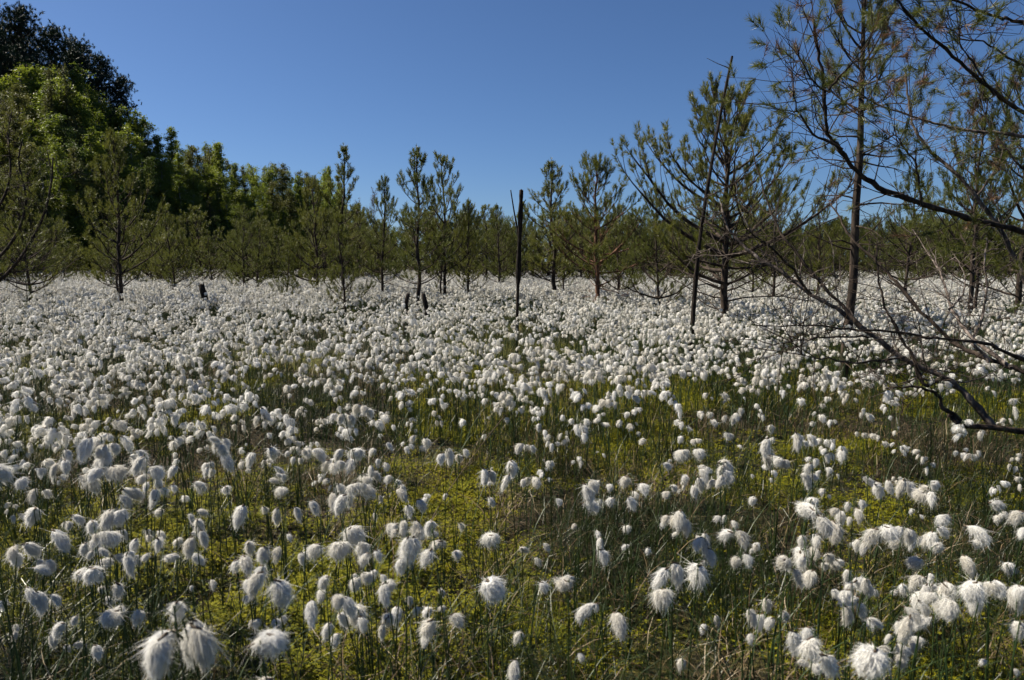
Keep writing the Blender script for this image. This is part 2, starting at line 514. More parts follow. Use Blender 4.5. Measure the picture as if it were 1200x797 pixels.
def pine(seed, H=2.6, Wd=.6, cb=.25, nwh=11, shoot=.085, nn=42, nl=.050, nw=.0050, dens=.52, r0=None, open_=0.0, dead=5, lean=(0, 0), trunk_pts=None, asc=0.0):
    """trunk mesh builder, needle mesh builder"""
    rng = np.random.default_rng(seed)
    tb, cbm = MB(), MB()
    r0 = r0 or H * .0105
    if trunk_pts is None:
        k = 12; z = np.linspace(0, 1, k)
        wx = np.cumsum(rng.normal(size=k)) * .007 * H; wy = np.cumsum(rng.normal(size=k)) * .007 * H
        tp = np.stack([wx - wx[0] + lean[0] * z * H, wy - wy[0] + lean[1] * z * H, z * H], -1)
        tp[0, 2] = -.08
    else:
        tp = np.asarray(trunk_pts, float); H = tp[-1, 2]
    tt = np.linspace(0, 1, len(tp))
    tb.tube(tp, r0 * (1 - tt) ** .8 + .006, 7)

    def trunk_at(zf):
        return np.array([np.interp(zf * H, tp[:, 2], tp[:, i]) for i in range(3)])
    SP_, SD, SL = [], [], []

    def shoots_on(pts, f0, step, s):
        seg = np.linalg.norm(np.diff(pts, axis=0), axis=1); cum = np.concatenate([[0], np.cumsum(seg)]); tot = cum[-1]
        dist = f0 * tot
        while dist < tot:
            q = np.array([np.interp(dist, cum, pts[:, i]) for i in range(3)])
            q2 = np.array([np.interp(min(dist + .02, tot), cum, pts[:, i]) for i in range(3)])
            tg = unit(q2 - q + 1e-6)
            if rng.random() < dens:
                dd = unit(tg * .7 + rng.normal(size=3) * .55 + [0, 0, .55])
                SP_.append(q); SD.append(dd); SL.append(s * rng.uniform(.6, 1.0))
            dist += step * rng.uniform(.7, 1.4)
        tg = unit(pts[-1] - pts[-2])
        SP_.append(pts[-1]); SD.append(unit(tg + [0, 0, .35])); SL.append(s * rng.uniform(.9, 1.25))

    for i in range(nwh):
        u = (i + rng.uniform(-.2, .2)) / max(1, nwh - 1)
        u = min(max(u, 0), 1) ** .9
        zf = cb + (.965 - cb) * u
        nb = rng.integers(3, 6)
        a0 = rng.uniform(0, 7)
        for j in range(nb):
            az = a0 + j * 2 * math.pi / nb + rng.uniform(-.35, .35)
            Lb = Wd * ((1 - u) ** .75 * .95 + .13) * min(1, (u + .35) / .5) * rng.uniform(.45, 1.25)
            el = math.radians(4 + 42 * u + asc + rng.uniform(-14, 14))
            d = np.array([math.cos(az) * math.cos(el), math.sin(az) * math.cos(el), math.sin(el)])
            pts = curve(trunk_at(zf + rng.uniform(-.01, .01)), d, Lb, 6, .75, rng)
            tb.tube(pts, np.linspace(max(.004, .011 * Lb / .6), .0022, len(pts)), 4)
            shoots_on(pts, .5 + .25 * open_, shoot * 1.0, shoot)
            ns = int(2 + Lb / .13)
            for s in range(ns):
                f = rng.uniform(.3, .95); q = np.array([np.interp(f * 6, np.arange(7), pts[:, c]) for c in range(3)])
                tg = unit(pts[min(6, int(f * 6) + 1)] - pts[int(f * 6)])
                sd = np.cross(tg, [0, 0, 1]) * (1 if s % 2 else -1)
                p2 = curve(q, tg * .8 + sd * rng.uniform(.4, 1.0) + [0, 0, .15], Lb * (.5 * (1 - f) + .16) * rng.uniform(.7, 1.2), 4, .7, rng)
                tb.tube(p2, np.linspace(.0045, .0018, len(p2)), 3)
                shoots_on(p2, .45 + .3 * open_, shoot * 1.0, shoot)
    for i in range(dead):
        zf = cb * rng.uniform(.45, 1.1); az = rng.uniform(0, 7)
        p = curve(trunk_at(zf), [math.cos(az), math.sin(az), rng.uniform(-.1, .4)], Wd * rng.uniform(.4, .9), 6, rng.uniform(-.3, .5), rng, .12)
        tb.tube(p, np.linspace(.007, .0015, len(p)), 4)
        for s in range(4):
            k = rng.integers(2, 6); p2 = curve(p[k], unit(p[k] - p[k - 1]) + rng.normal(size=3) * .6, Wd * .3, 3, .2, rng, .12)
            tb.tube(p2, np.linspace(.003, .001, len(p2)), 3)
    # leader candles
    top = tp[-1]
    SP_.append(top - [0, 0, shoot * .5]); SD.append(np.array([0, 0, 1.0])); SL.append(shoot * 1.9)
    needles(cbm, rng, SP_, SD, SL, nn, nl, nw)
    return tb, cbm


def leaf_tree(seed, H=12, Wd=2.2, cb=.12, nleaf=21000, size=.115, boughs=46, conic=.3, droop=.25):
    """upright feathery crown: leaves hang in sprays along rising boughs, gaps between them"""
    rng = np.random.default_rng(seed)
    tb, cm = MB(), MB()
    k = 12; z = np.linspace(0, 1, k)
    tp = np.stack([np.cumsum(rng.normal(size=k)) * .07, np.cumsum(rng.normal(size=k)) * .07, z * H * .97], -1); tp[0] = [0, 0, -.3]
    tb.tube(tp, H * .010 * (1 - z) ** .8 + .015, 7)
    A, R = [], []
    for i in range(boughs):
        u = (i + rng.random()) / boughs
        zz = H * (cb + (.97 - cb) * u); az = rng.uniform(0, 7)
        Lb = Wd * ((1 - u) ** (.45 + conic) + .10) * min(1, (u + .3) / .5) * rng.uniform(.55, 1.25)
        q = np.array([np.interp(zz, tp[:, 2], tp[:, c]) for c in range(3)])
        el = rng.uniform(.2, .9)
        p = curve(q - [0, 0, Lb * .35], [math.cos(az), math.sin(az), el], Lb, 5, -droop * rng.uniform(0, 2), rng, .10)
        p[:, 2] = np.minimum(p[:, 2], H)
        tb.tube(p, np.linspace(.035, .008, 6), 4)
        for f in np.linspace(.25, 1.0, 7):
            c = np.array([np.interp(f * 5, np.arange(6), p[:, cc]) for cc in range(3)]) + rng.normal(size=3) * .12
            A.append(c); R.append(rng.uniform(.5, 1.2) * (.10 + .17 * Lb * (1.2 - f * .6)))
    A = np.array(A); R = np.array(R)
    ci = rng.choice(len(A), nleaf, p=R ** 1.5 / (R ** 1.5).sum())
    d = rng.normal(size=(nleaf, 3)) * [.8, .8, .75]
    pos = A[ci] + d * R[ci][:, None]
    pos[:, 2] -= np.abs(rng.normal(size=nleaf)) * R[ci] * .5
    pos[:, 2] = np.maximum(pos[:, 2], .2)
    nrm = unit(rng.normal(size=(nleaf, 3)) + [0, 0, .4])
    a = unit(np.cross(nrm, rng.normal(size=(nleaf, 3)))); b = np.cross(nrm, a)
    s = size * rng.uniform(.5, 1.3, nleaf)[:, None]
    v = np.stack([pos - a * s * .5, pos + b * s * .33, pos + a * s * .55, pos - b * s * .33 + nrm * s * .12], 1).reshape(-1, 3)
    cm.add(v, None, np.arange(len(v)).reshape(-1, 4))
    return tb, cm


def forest_pine(seed, H=14, Wd=2.9):
    """tall old pine with clumped dark plates of needles"""
    rng = np.random.default_rng(seed)
    tb, cm = MB(), MB()
    k = 8; z = np.linspace(0, 1, k)
    tp = np.stack([np.cumsum(rng.normal(size=k)) * .1, np.cumsum(rng.normal(size=k)) * .1, z * H], -1); tp[0] = [0, 0, -.4]
    tb.tube(tp, .16 * (1 - z) ** .8 + .03, 7)
    SP_, SD, SL = [], [], []
    for i in range(64):
        u = rng.random(); zz = H * (.35 + .64 * u); az = rng.uniform(0, 7)
        Lb = Wd * ((1 - u) ** .55 + .14) * rng.uniform(.5, 1.1)
        q = np.array([np.interp(zz, tp[:, 2], tp[:, c]) for c in range(3)])
        p = curve(q, [math.cos(az), math.sin(az), .1 + .6 * u], Lb, 5, .5, rng, .1)
        tb.tube(p, np.linspace(.05, .012, 6), 4)
        for s in range(int(30 * (.4 + Lb / Wd))):
            f = rng.uniform(.35, 1.05) * 5; c = np.array([np.interp(f, np.arange(6), p[:, cc]) for cc in range(3)])
            SP_.append(c + rng.normal(size=3) * [.38, .38, .2]); SD.append(unit(rng.normal(size=3) * .7 + [0, 0, .8])); SL.append(.22)
    needles(cm, rng, SP_, SD, SL, 30, .20, .030, (.4, 1.3))
    return tb, cm


def bare_tree(seed, H=9, Wd=2.2):
    rng = np.random.default_rng(seed); tb, cm = MB(), MB()
    tp = curve([0, 0, -.2], [0, 0, 1], H * .9, 8, 0, rng, .04)
    tb.tube(tp, np.linspace(.09, .015, 9), 6)
    for i in range(40):
        f = rng.uniform(2.2, 8); q = np.array([np.interp(f, np.arange(9), tp[:, c]) for c in range(3)])
        az = rng.uniform(0, 7); Lb = Wd * (1.15 - f / 9) * rng.uniform(.6, 1.1)
        p = curve(q, [math.cos(az) * .7, math.sin(az) * .7, .8], Lb, 5, .3, rng, .08); tb.tube(p, np.linspace(.03, .01, 6), 4)
        for s in range(14):
            k = rng.integers(1, 6); p2 = curve(p[k], unit(p[k] - p[k - 1]) + rng.normal(size=3) * .5, Lb * .45, 3, .2, rng, .1)
            cm.tube(p2, [.012, .010, .008, .006], 3, cap=False)
    return tb, cm


def tree_thing(name, label, group, cat, tm, cm_, loc, rz=0, scl=1.0, crown='crown'):
    e = ob(name, None, None, loc, (0, 0, rz), scl)
    e.empty_display_size = .1
    tag(e, label, cat, group)
    ob('trunk', tm, e); ob(crown, cm_, e)
    return e


# ------------------------------------------------------------------ bog pines
SPECS = [dict(H=2.6, Wd=.80, cb=.20, nwh=12), dict(H=2.8, Wd=.64, cb=.26, nwh=13), dict(H=2.4, Wd=.90, cb=.16, nwh=11),
         dict(H=3.0, Wd=.50, cb=.32, nwh=13, open_=.3), dict(H=2.5, Wd=.95, cb=.22, nwh=11, open_=.2), dict(H=2.2, Wd=.72, cb=.10, nwh=11),
         dict(H=2.7, Wd=.85, cb=.24, nwh=12, open_=.1),
         dict(H=2.4, Wd=1.05, cb=.05, nwh=13, dead=12), dict(H=2.6, Wd=.95, cb=.07, nwh=14, dead=10), dict(H=2.2, Wd=1.1, cb=.04, nwh=12, dead=12)]
PINES = []
for i, sp in enumerate(SPECS):
    tb, cb_ = pine(100 + i, **sp)
    PINES.append((tb.mesh('pine_trunk', [M['bark']]), cb_.mesh('pine_crown', [M['needle']], False), sp['H'], sp['Wd']))


def place_pine(px, base_y, top_y, var, label, group=None, Y=None, name='pine_tree', rz=None, wscale=1.0):
    """base_y: where the trunk sinks into the white heads; gives the distance"""
    if Y is None:
        Y = on_level(px, base_y, .40)[1]
    b = at(px, base_y, Y); b[2] = float(height(b[0], b[1])) - .03
    top = at(px, top_y, Y)[2]
    tm, cm_, H, Wd = PINES[var]
    s = (top - b[2]) / H
    rr = random.Random(int(px * 31 + base_y)).uniform(0, 6.28) if rz is None else rz
    return tree_thing(name, label, group, 'tree', tm, cm_, b, rr, (s * wscale * .95, s * wscale * .95, s))


place_pine(144, 352, 165, 6, 'dark bog pine with bare lower trunk in front of the tall leafy wood', wscale=1.0)
place_pine(136, 349, 236, 3, 'thin pine stem growing close against a taller dark bog pine')
place_pine(208, 340, 245, 5, 'small bog pine just behind the short leaning stump')
place_pine(287, 337, 243, 0, 'bog pine with slim trunk, one of a close pair before the wood')
place_pine(299, 336, 250, 5, 'lower half of a close pair of bog pines before the wood')
place_pine(334, 346, 292, 5, 'knee-high bushy young pine among the white cotton heads', wscale=.9)
place_pine(374, 341, 214, 2, 'dense round-crowned bog pine with dark straight trunk')
place_pine(402, 341, 177, 3, 'tall thin pine with open candelabra top above the thicket', wscale=1.15)
place_pine(407, 352, 258, 5, 'fresh green young pine in front of the tall thin candelabra pine')
place_pine(450, 344, 211, 1, 'narrow pointed bog pine between the candelabra pine and a pair of taller pines')
place_pine(488, 351, 178, 1, 'tall bog pine with spreading tufted top and leaning stump at its foot', wscale=1.15)
place_pine(521, 345, 188, 6, 'tall bog pine with doubled dark trunk and wide tufted top', wscale=.95)
place_pine(515, 345, 262, 3, 'thin second stem against the wide tufted bog pine')
place_pine(551, 346, 238, 1, 'short slim bog pine between the wide tufted pine and the charred pole')
place_pine(586, 333, 243, 0, 'bog pine half hidden behind the charred pole')
place_pine(651, 347, 194, 1, 'upright bog pine beside the charred pole, tapering to a point', wscale=1.35)
place_pine(659, 345, 255, 3, 'thin dark stem growing next to the upright bog pine by the charred pole')
place_pine(727, 345, 246, 5, 'low bog pine behind the red-barked pine')
place_pine(773, 358, 225, 4, 'thin-stemmed bog pine beside the leaning bare pole')
place_pine(905, 352, 215, 6, 'bog pine behind the large open-crowned pine')
place_pine(880, 346, 235, 1, 'slim bog pine standing behind the large open-crowned pine')
place_pine(960, 345, 235, 2, 'broad bog pine seen past the tall bare-trunked pine')
place_pine(1060, 346, 205, 4, 'bog pine seen through the bare limbs of the fallen pine')
place_pine(1137, 361, 110, 6, 'tall dark bog pine with doubled trunk behind the bare limbs', wscale=.9)
place_pine(1143, 360, 200, 3, 'thin second stem against the tall dark bog pine behind the bare limbs')
place_pine(1196, 358, 75, 2, 'full green pine crown behind the grey leaning limbs')
place_pine(37, 348, 215, 4, 'scraggy dark pine with bare curving lower limbs before the wood')

tm, cm_, H_, W_ = PINES[4]
tree_thing('pine_tree', 'open pine standing aside from the path of view, shading the near cottongrass', None, 'tree', tm, cm_, (-2.75, 1.35, float(height(-2.75, 1.35)) - .03), 2.0, (.95, .95, 1.2))

# thicket behind: many look-alike pines
rng = np.random.default_rng(5)
G = 'young pines in the thicket behind the bog'
LT = 'young pine in the dense thicket behind the bog'
MARKS = [(402, 'the candelabra pine'), (450, 'the narrow pointed pine'), (488, 'the tall spreading pine'), (521, 'the wide tufted pine'), (551, 'the short slim pine'), (608, 'the charred pole'), (651, 'the upright tapering pine'),
         (697, 'the red-barked pine'), (773, 'the thin-stemmed pine'), (830, 'the leaning bare pole'), (870, 'the large open-crowned pine'), (930, 'the dead limbs of the fallen pine'), (1000, 'the tall bare-trunked pine'), (1060, 'the pine seen through bare limbs'), (1138, 'the doubled dark pine'), (1200, 'the full green pine crown')]
SHAPES = {0: 'full tapering', 1: 'slim', 2: 'broad bushy', 3: 'thin', 4: 'loose wide-armed', 5: 'small dense', 6: 'straight bare-footed', 7: 'low spreading', 8: 'thick ground-sweeping', 9: 'squat round'}


def mark(px):
    return min(MARKS, key=lambda m: abs(m[0] - px))[1]


for i in range(170):
    px = rng.uniform(385, 1260); Y = 19.0 + 26 * rng.random() ** 1.3
    ty = rng.uniform(243, 276) if px < 740 else rng.uniform(250, 285)
    vv = int(rng.choice([0, 2, 4, 6, 7, 8, 9], p=[.12, .10, .10, .13, .20, .20, .15]))
    place_pine(px, 330, ty, vv, f'{SHAPES[vv]} young pine in the thicket behind {mark(px)}', G, Y=Y, rz=rng.uniform(0, 6.28), wscale=rng.uniform(1.0, 1.5))
G2 = 'bog pines along the foot of the wood'
for i in range(46):
    px = rng.uniform(-40, 400); Y = min(17.0 + 8 * rng.random(), float(edge_y(px)) - 2)
    ty = rng.uniform(245, 290)
    vv = int(rng.integers(5, 10)); nm = min([(37, 'the scraggy pine'), (144, 'the dark bare-footed pine'), (208, 'the leaning stump'), (293, 'the close pair of pines'), (374, 'the round-crowned pine')], key=lambda m: abs(m[0] - px))[1]
    place_pine(px, 330, ty, vv, f'{SHAPES[vv]} shaded pine at the foot of the wood behind {nm}', G2, Y=Y, rz=rng.uniform(0, 6.28), wscale=rng.uniform(1.0, 1.4))

# the red-barked pine with low limbs
Yb = on_level(697, 352, .40)[1]
tb, cb_ = pine(231, H=at(697, 192, Yb)[2], Wd=.78, cb=.28, nwh=14, nn=44, r0=.030, dead=9, open_=.15)
b = at(695, 352, on_level(697, 352, .40)[1]); b[2] = float(height(b[0], b[1]))
tree_thing('pine_tree', 'bushy pine with reddish trunk and low spreading limbs in the cotton', None, 'tree', tb.mesh('pine_trunk', [M['bark_red']]), cb_.mesh('pine_crown', [M['needle']], False), b, .5)

# the large open-crowned pine
Yb = on_level(847, 372, .40)[1]
b = at(847, 372, Yb); b[2] = float(height(b[0], b[1]))
tb, cb_ = pine(302, H=at(850, 122, Yb)[2] - b[2], Wd=1.15, cb=.30, nwh=16, nn=64, nl=.046, nw=.0036, shoot=.06, r0=.034, dead=16, open_=.6, dens=.42, asc=0)
tree_thing('pine_tree', 'large pine with wide open crown beside the leaning bare pole', None, 'tree', tb.mesh('pine_trunk', [M['bark']]), cb_.mesh('pine_crown', [M['needle']], False), b, 1.3)

# the tall bare-trunked pine near the fallen one
Yb = on_level(995, 390, .40)[1]
line = [(988, 440), (992, 400), (1000, 330), (1003, 240), (1008, 180), (1009, 130), (1011, 70), (1012, 20), (1016, -45)]
wp = np.array([at(x, y, Yb) for x, y in line]); base = np.array([wp[0][0], Yb, float(height(wp[0][0], Yb))])
tp = wp - base; tp[0] = [tp[0][0] - .01, 0, -.06]
tb, cb_ = pine(407, Wd=.62, cb=.66, nwh=8, nn=64, nl=.046, nw=.0024, shoot=.06, r0=.029, dead=20, open_=.5, dens=.5, trunk_pts=tp, asc=12)
tree_thing('pine_tree', 'tall straight pine with bare lower trunk rising behind the fallen dead pine', None, 'tree', tb.mesh('pine_trunk', [M['bark']]), cb_.mesh('pine_crown', [M['needle']], False), base, 0)

# ------------------------------------------------------------------ the wood on the slope
LEAF = []
for i, (mm, kw) in enumerate([('leaf_birch', dict(Wd=2.2)), ('leaf_birch', dict(Wd=2.7, conic=.05)), ('leaf_olive', dict(Wd=1.9, conic=.55, nleaf=12000)), ('leaf_dark', dict(Wd=2.5, cb=.05)), ('leaf_birch', dict(Wd=1.8, conic=.5)), ('leaf_olive', dict(Wd=2.3, conic=.2)), ('leaf_birch', dict(Wd=2.0, conic=.3, droop=.6))]):
    t_, c_ = leaf_tree(500 + i, **kw)
    LEAF.append((t_.mesh('leaf_tree_trunk', [M['bark_pale' if i in (0, 4, 6) else 'bark']]), c_.mesh('leaf_tree_crown', [M[mm]], False), 12.0))
FP = []
for i in range(3):
    t_, c_ = forest_pine(600 + i)
    FP.append((t_.mesh('forest_pine_trunk', [M['bark']]), c_.mesh('forest_pine_crown', [M['needle_far']], False), 14.0))
SIL = [(-200, 20), (-60, 80), (0, 92), (40, 76), (70, 72), (95, 70), (112, 88), (140, 118), (165, 124), (200, 148), (240, 168), (262, 166), (280, 186), (300, 191), (330, 188), (350, 196), (372, 206), (388, 196), (405, 228), (440, 250), (470, 262)]


def sil(px):
    return float(np.interp(px, [a for a, _ in SIL], [b for _, b in SIL]))


def place_leaf(px, Y, ty, src, label, group, name='birch_tree', w=1.0):
    x = (px - 600) / F * Y
    z0 = float(height(x, Y)) - .05
    top = at(px, ty, Y)[2]
    s = max(.15, (top - z0) / src[2])
    return tree_thing(name, label, group, 'tree', src[0], src[1], (x, Y, z0), rng.uniform(0, 6.28), (s * w, s * w, s))


rng = np.random.default_rng(11)
ROWS = ['on the skyline of the sloping wood', 'just below the skyline of the sloping wood', 'halfway down the sloping wood', 'at the shaded lower edge of the wood']
kinds = {0: 'bright green leafy tree in the wood on the slope', 1: 'broad bright green leafy tree in the wood on the slope', 2: 'olive-brown thinly leaved tree in the wood on the slope',
         3: 'dark green leafy tree in the wood on the slope', 4: 'slender pointed green tree in the wood on the slope', 5: 'full olive-green tree in the wood on the slope', 6: 'drooping fresh green tree in the wood on the slope'}
for row, (dy, drop, step) in enumerate([(11, 0, 16), (7, 24, 16), (3.5, 56, 17), (.5, 92, 17)]):
    px = -140.0
    while px < 470:
        Y = edge_y(px) + dy + rng.uniform(-1.5, 1.5)
        k = int(rng.choice(7, p=[.20, .16, .14, .05, .18, .10, .17] if row < 2 else [.14, .12, .18, .18, .12, .14, .12]))
        ty = min(sil(px) + drop + rng.uniform(-9, 10), 275)
        place_leaf(px, Y, ty, LEAF[k], kinds[k].replace('in the wood on the slope', ROWS[row]), 'leafy trees in the wood on the slope', name='leafy_tree', w=rng.uniform(1.15, 1.7))
        px += step * rng.uniform(.75, 1.3)
px = 215.0
while px < 430:
    k = int(rng.choice([0, 1, 2, 4, 5, 6]))
    place_leaf(px, edge_y(px) + 14 + rng.uniform(-2, 4), sil(px) + rng.uniform(-6, 10), LEAF[k], kinds[k].replace('in the wood on the slope', 'in the last row at the low end of the wood'), 'leafy trees in the wood on the slope', name='leafy_tree', w=rng.uniform(1.0, 1.4))
    px += 11 * rng.uniform(.6, 1.4)
place_leaf(66, 37, 70, LEAF[2], 'thinly leaved olive tree, left of two conical crowns under the dark hilltop pines'.replace('left of two conical crowns', 'one of two conical crowns'), 'conical olive crowns under the hilltop pines', w=.75)
place_leaf(88, 39, 68, LEAF[2], 'thinly leaved olive tree, one of two conical crowns under the dark hilltop pines', 'conical olive crowns under the hilltop pines', w=.75)
place_leaf(388, 64, 192, LEAF[4], 'pointed green tree rising at the low end of the wood', None, w=.9)
for px, ty in [(-60, 0), (-25, -5), (2, 6), (20, 30), (40, 12), (56, 45), (76, 38), (98, 62), (118, 52), (138, 70), (152, 95), (10, 50)]:
    Y = edge_y(px) + 16 + rng.uniform(-2, 2)
    place_leaf(px, Y, ty, FP[int(rng.integers(0, 3))], 'tall blackish pine on the hilltop against the sky', 'tall dark pines on the hilltop', name='hilltop_pine', w=rng.uniform(.85, 1.1))
# far dark pines beyond the thicket
for i in range(26):
    px = rng.uniform(925, 1130); place_leaf(px, 90 + rng.uniform(0, 20), rng.uniform(258, 272), FP[int(rng.integers(0, 3))], 'distant dark pine in the far wood beyond the thicket', 'distant dark pines beyond the thicket', name='distant_pine', w=1.6)
for i in range(22):
    px = rng.uniform(400, 930); place_leaf(px, 85 + rng.uniform(0, 20), rng.uniform(258, 272), FP[int(rng.integers(0, 3))], 'low distant pine on the far skyline between the bog pines', 'low distant pines on the skyline', name='distant_pine', w=1.6)
t_, c_ = bare_tree(77)
BT = (t_.mesh('bare_tree_trunk', [M['twig_grey']]), c_.mesh('bare_tree_twigs', [M['twig_grey']], True), 9.0)
for px, ty, lab in [(440, 212, 'leafless grey tree behind the narrow pointed bog pine'), (418, 226, 'low leafless grey tree beside the candelabra pine'), (572, 240, 'leafless grey tree on the skyline near the charred pole'), (583, 242, 'second leafless grey tree close to the charred pole')]:
    place_leaf(px, 66, ty, BT, lab, None, name='bare_tree', w=.8)

# ------------------------------------------------------------------ dead wood
def px_line(pts, Y):
    """pts (px, py[, extra depth])"""
    return np.array([at(p[0], p[1], Y + (p[2] if len(p) > 2 else 0)) for p in pts])


def smooth_line(P, k=5):
    """Catmull-Rom through the points"""
    P = np.asarray(P); out = []
    Q = np.vstack([2 * P[0] - P[1], P, 2 * P[-1] - P[-2]])
    for i in range(1, len(Q) - 2):
        for t in np.linspace(0, 1, k, endpoint=False):
            a, b, c, d = Q[i - 1], Q[i], Q[i + 1], Q[i + 2]
            out.append(.5 * ((2 * b) + (-a + c) * t + (2 * a - 5 * b + 4 * c - d) * t * t + (-a + 3 * b - 3 * c + d) * t ** 3))
    out.append(P[-1])
    return np.array(out)


def twiggy(mb, rng, pts, n, L, r, lo=.15, lift=.4, lvl=1, tips=None):
    for i in range(n):
        f = rng.uniform(lo, 1.0) * (len(pts) - 1); k = min(int(f), len(pts) - 2)
        q = pts[k] * (1 - (f - k)) + pts[k + 1] * (f - k); tg = unit(pts[k + 1] - pts[k])
        l = L * rng.uniform(.35, 1.0)
        p = curve(q, tg * .7 + rng.normal(size=3) * .75, l, 6, lift * rng.uniform(-.5, 1.4), rng, .10)
        mb.tube(p, np.linspace(r, r * .35, len(p)), 4)
        if lvl:
            twiggy(mb, rng, p, int(rng.integers(2, 6)), L * .5, r * .6, .2, lift, lvl - 1, tips)
        elif tips is not None:
            tips.append((p[-1], unit(p[-1] - p[-2])))
        if tips is not None and lvl:
            tips.append((p[-1], unit(p[-1] - p[-2])))


# charred pole
rng = np.random.default_rng(21)
Yp = on_level(606, 378, .36)[1]
root = at(606, 378, Yp); root[2] = float(height(root[0], Yp))
e = ob('charred_pole', None, None, root); tag(e, 'charred upright dead pole with one thin side shoot above the cotton', 'dead tree')
P = smooth_line(px_line([(605, 440), (606, 372), (607, 335), (608.5, 290), (610, 250), (611, 223)], Yp), 4) - root
P[0, 2] = -.05
rad = np.interp(np.linspace(0, 1, len(P)), [0, .42, .45, 1], [.014, .015, .022, .0165]) * (1 + .10 * rng.normal(size=len(P)))
mb = MB(); mb.tube(P, rad, 9); ob('trunk', mb.mesh('pole_trunk', [M['char']]), e)
mb = MB(); mb.tube(smooth_line(px_line([(608, 280), (605, 262), (602, 245), (598.5, 223)], Yp)) - root, np.linspace(.009, .005, 16), 5)
mb.tube(smooth_line(px_line([(610, 248), (613, 240), (616, 234)], Yp)) - root, np.linspace(.006, .003, 11), 4)
ob('side_shoot', mb.mesh('pole_shoot', [M['char']]), e)

# leaning bare pole
Yp = on_level(813, 362, .38)[1] - 2.6
root = at(812, 362, Yp); root[2] = float(height(root[0], Yp))
e = ob('leaning_pole', None, None, root); tag(e, 'long thin bare dead trunk leaning beside the large open-crowned pine', 'dead tree')
P = smooth_line(px_line([(807, 452), (813, 358), (818, 300), (826, 240), (836, 180), (846, 125), (858, 66)], Yp), 4) - root
P[0, 2] = -.05
mb = MB(); mb.tube(P, np.linspace(.0185, .0085, len(P)) * (1 + .08 * rng.normal(size=len(P))), 8); ob('trunk', mb.mesh('leaning_trunk', [M['char']]), e)
mb = MB(); twiggy(mb, rng, P, 7, .22, .004, .5, .3, 0); ob('dead_twigs', mb.mesh('leaning_twigs', [M['twig']]), e)

# stumps
def stump(px, y0, y1, px1, w, label):
    Y = on_level(px, y0, .40)[1]; root = at(px, y0, Y); root[2] = float(height(root[0], Y))
    P = px_line([(px - (px1 - px) * .8, y0 + (y0 - y1) * 1.0), (px, y0), (px * .5 + px1 * .5, (y0 + y1) / 2), (px1, y1)], Y) - root
    P[0, 2] = -.04
    if P[1, 2] < .05: P[1, 2] = .1
    mb = MB(); mb.tube(P, np.array([1.15, 1.0, .95, .8]) * w * Y / F / 2, 8)
    # torn top
    r2 = np.random.default_rng(int(px))
    for k in range(4):
        q = P[-1] + np.append(r2.normal(size=2) * w * Y / F * .2, 0); mb.tube(np.array([q - [0, 0, .03], q + [0, 0, r2.uniform(.01, .05)]]), [w * Y / F * .16, .003], 4)
    o = ob('stump', mb.mesh('stump', [M['char']], True), None, root); tag(o, label, 'stump')


stump(240, 350, 334, 236, 8, 'short black stump leaning among the cotton before the leafy wood')
stump(500, 362, 345, 496, 6, 'dark leaning snag at the foot of the tall tufted pine')
stump(476, 356, 345, 478, 5, 'thin dark snag between two tall bog pines')

# fallen dead pine: stem on the ground, bare limbs reaching left and up
rng = np.random.default_rng(33)
YF = 2.75
root = at(1250, 500, YF); root[2] = float(height(root[0], root[1]))
e = ob('fallen_pine', None, None, root); tag(e, 'fallen dead pine with many bare dark limbs spread low over the cotton', 'dead tree')
main = smooth_line(px_line([(1330, 516, .1), (1250, 510), (1200, 506), (1165, 501), (1128, 498, .05), (1112, 486, .1)], YF)) - root
mb = MB(); mb.tube(main, np.linspace(.014, .009, len(main)), 8); ob('trunk', mb.mesh('fallen_trunk', [M['bark']]), e)
LIMBS = [
    ([(1128, 498), (1116, 488), (1100, 476), (1090, 461), (1075, 456), (1058, 455), (1035, 458)], .013, 8, 0),
    ([(1165, 499), (1135, 463), (1105, 441), (1060, 420), (1024, 394), (985, 366), (950, 345), (934, 332), (905, 312), (880, 297), (862, 280), (850, 262), (845, 238)], .020, 22, .12),
    ([(1105, 441), (1083, 448), (1070, 420), (1056, 396), (1040, 368), (1030, 342), (1024, 312), (1021, 286)], .012, 10, .05),
    ([(1260, 470), (1215, 444), (1170, 429), (1140, 419), (1115, 407), (1078, 372), (1052, 342), (1028, 314), (1000, 286), (984, 262), (974, 244)], .017, 18, .15),
    ([(1250, 440), (1187, 415), (1156, 403), (1110, 397), (1060, 389), (1000, 384), (950, 381), (890, 383)], .011, 16, -.1),
    ([(1010, 383), (975, 346), (945, 310), (915, 270), (897, 232), (884, 195), (880, 160)], .011, 12, .1),
    ([(1185, 430), (1140, 394), (1115, 362), (1108, 338), (1100, 318), (1086, 296), (1070, 270)], .011, 12, .25),
    ([(1160, 425), (1140, 398), (1151, 381), (1154, 355), (1157, 335), (1155, 305), (1160, 280)], .009, 9, .05),
    ([(1024, 394), (985, 396), (940, 402), (900, 410)], .006, 9, -.15),
    ([(1060, 420), (1010, 425), (960, 418), (930, 412)], .006, 9, -.2),
    ([(1114, 362), (1124, 350), (1131, 335), (1125, 315), (1112, 295)], .006, 7, .1),
    ([(950, 345), (930, 318), (905, 290), (880, 268), (868, 235), (866, 205)], .007, 12, -.1),
]
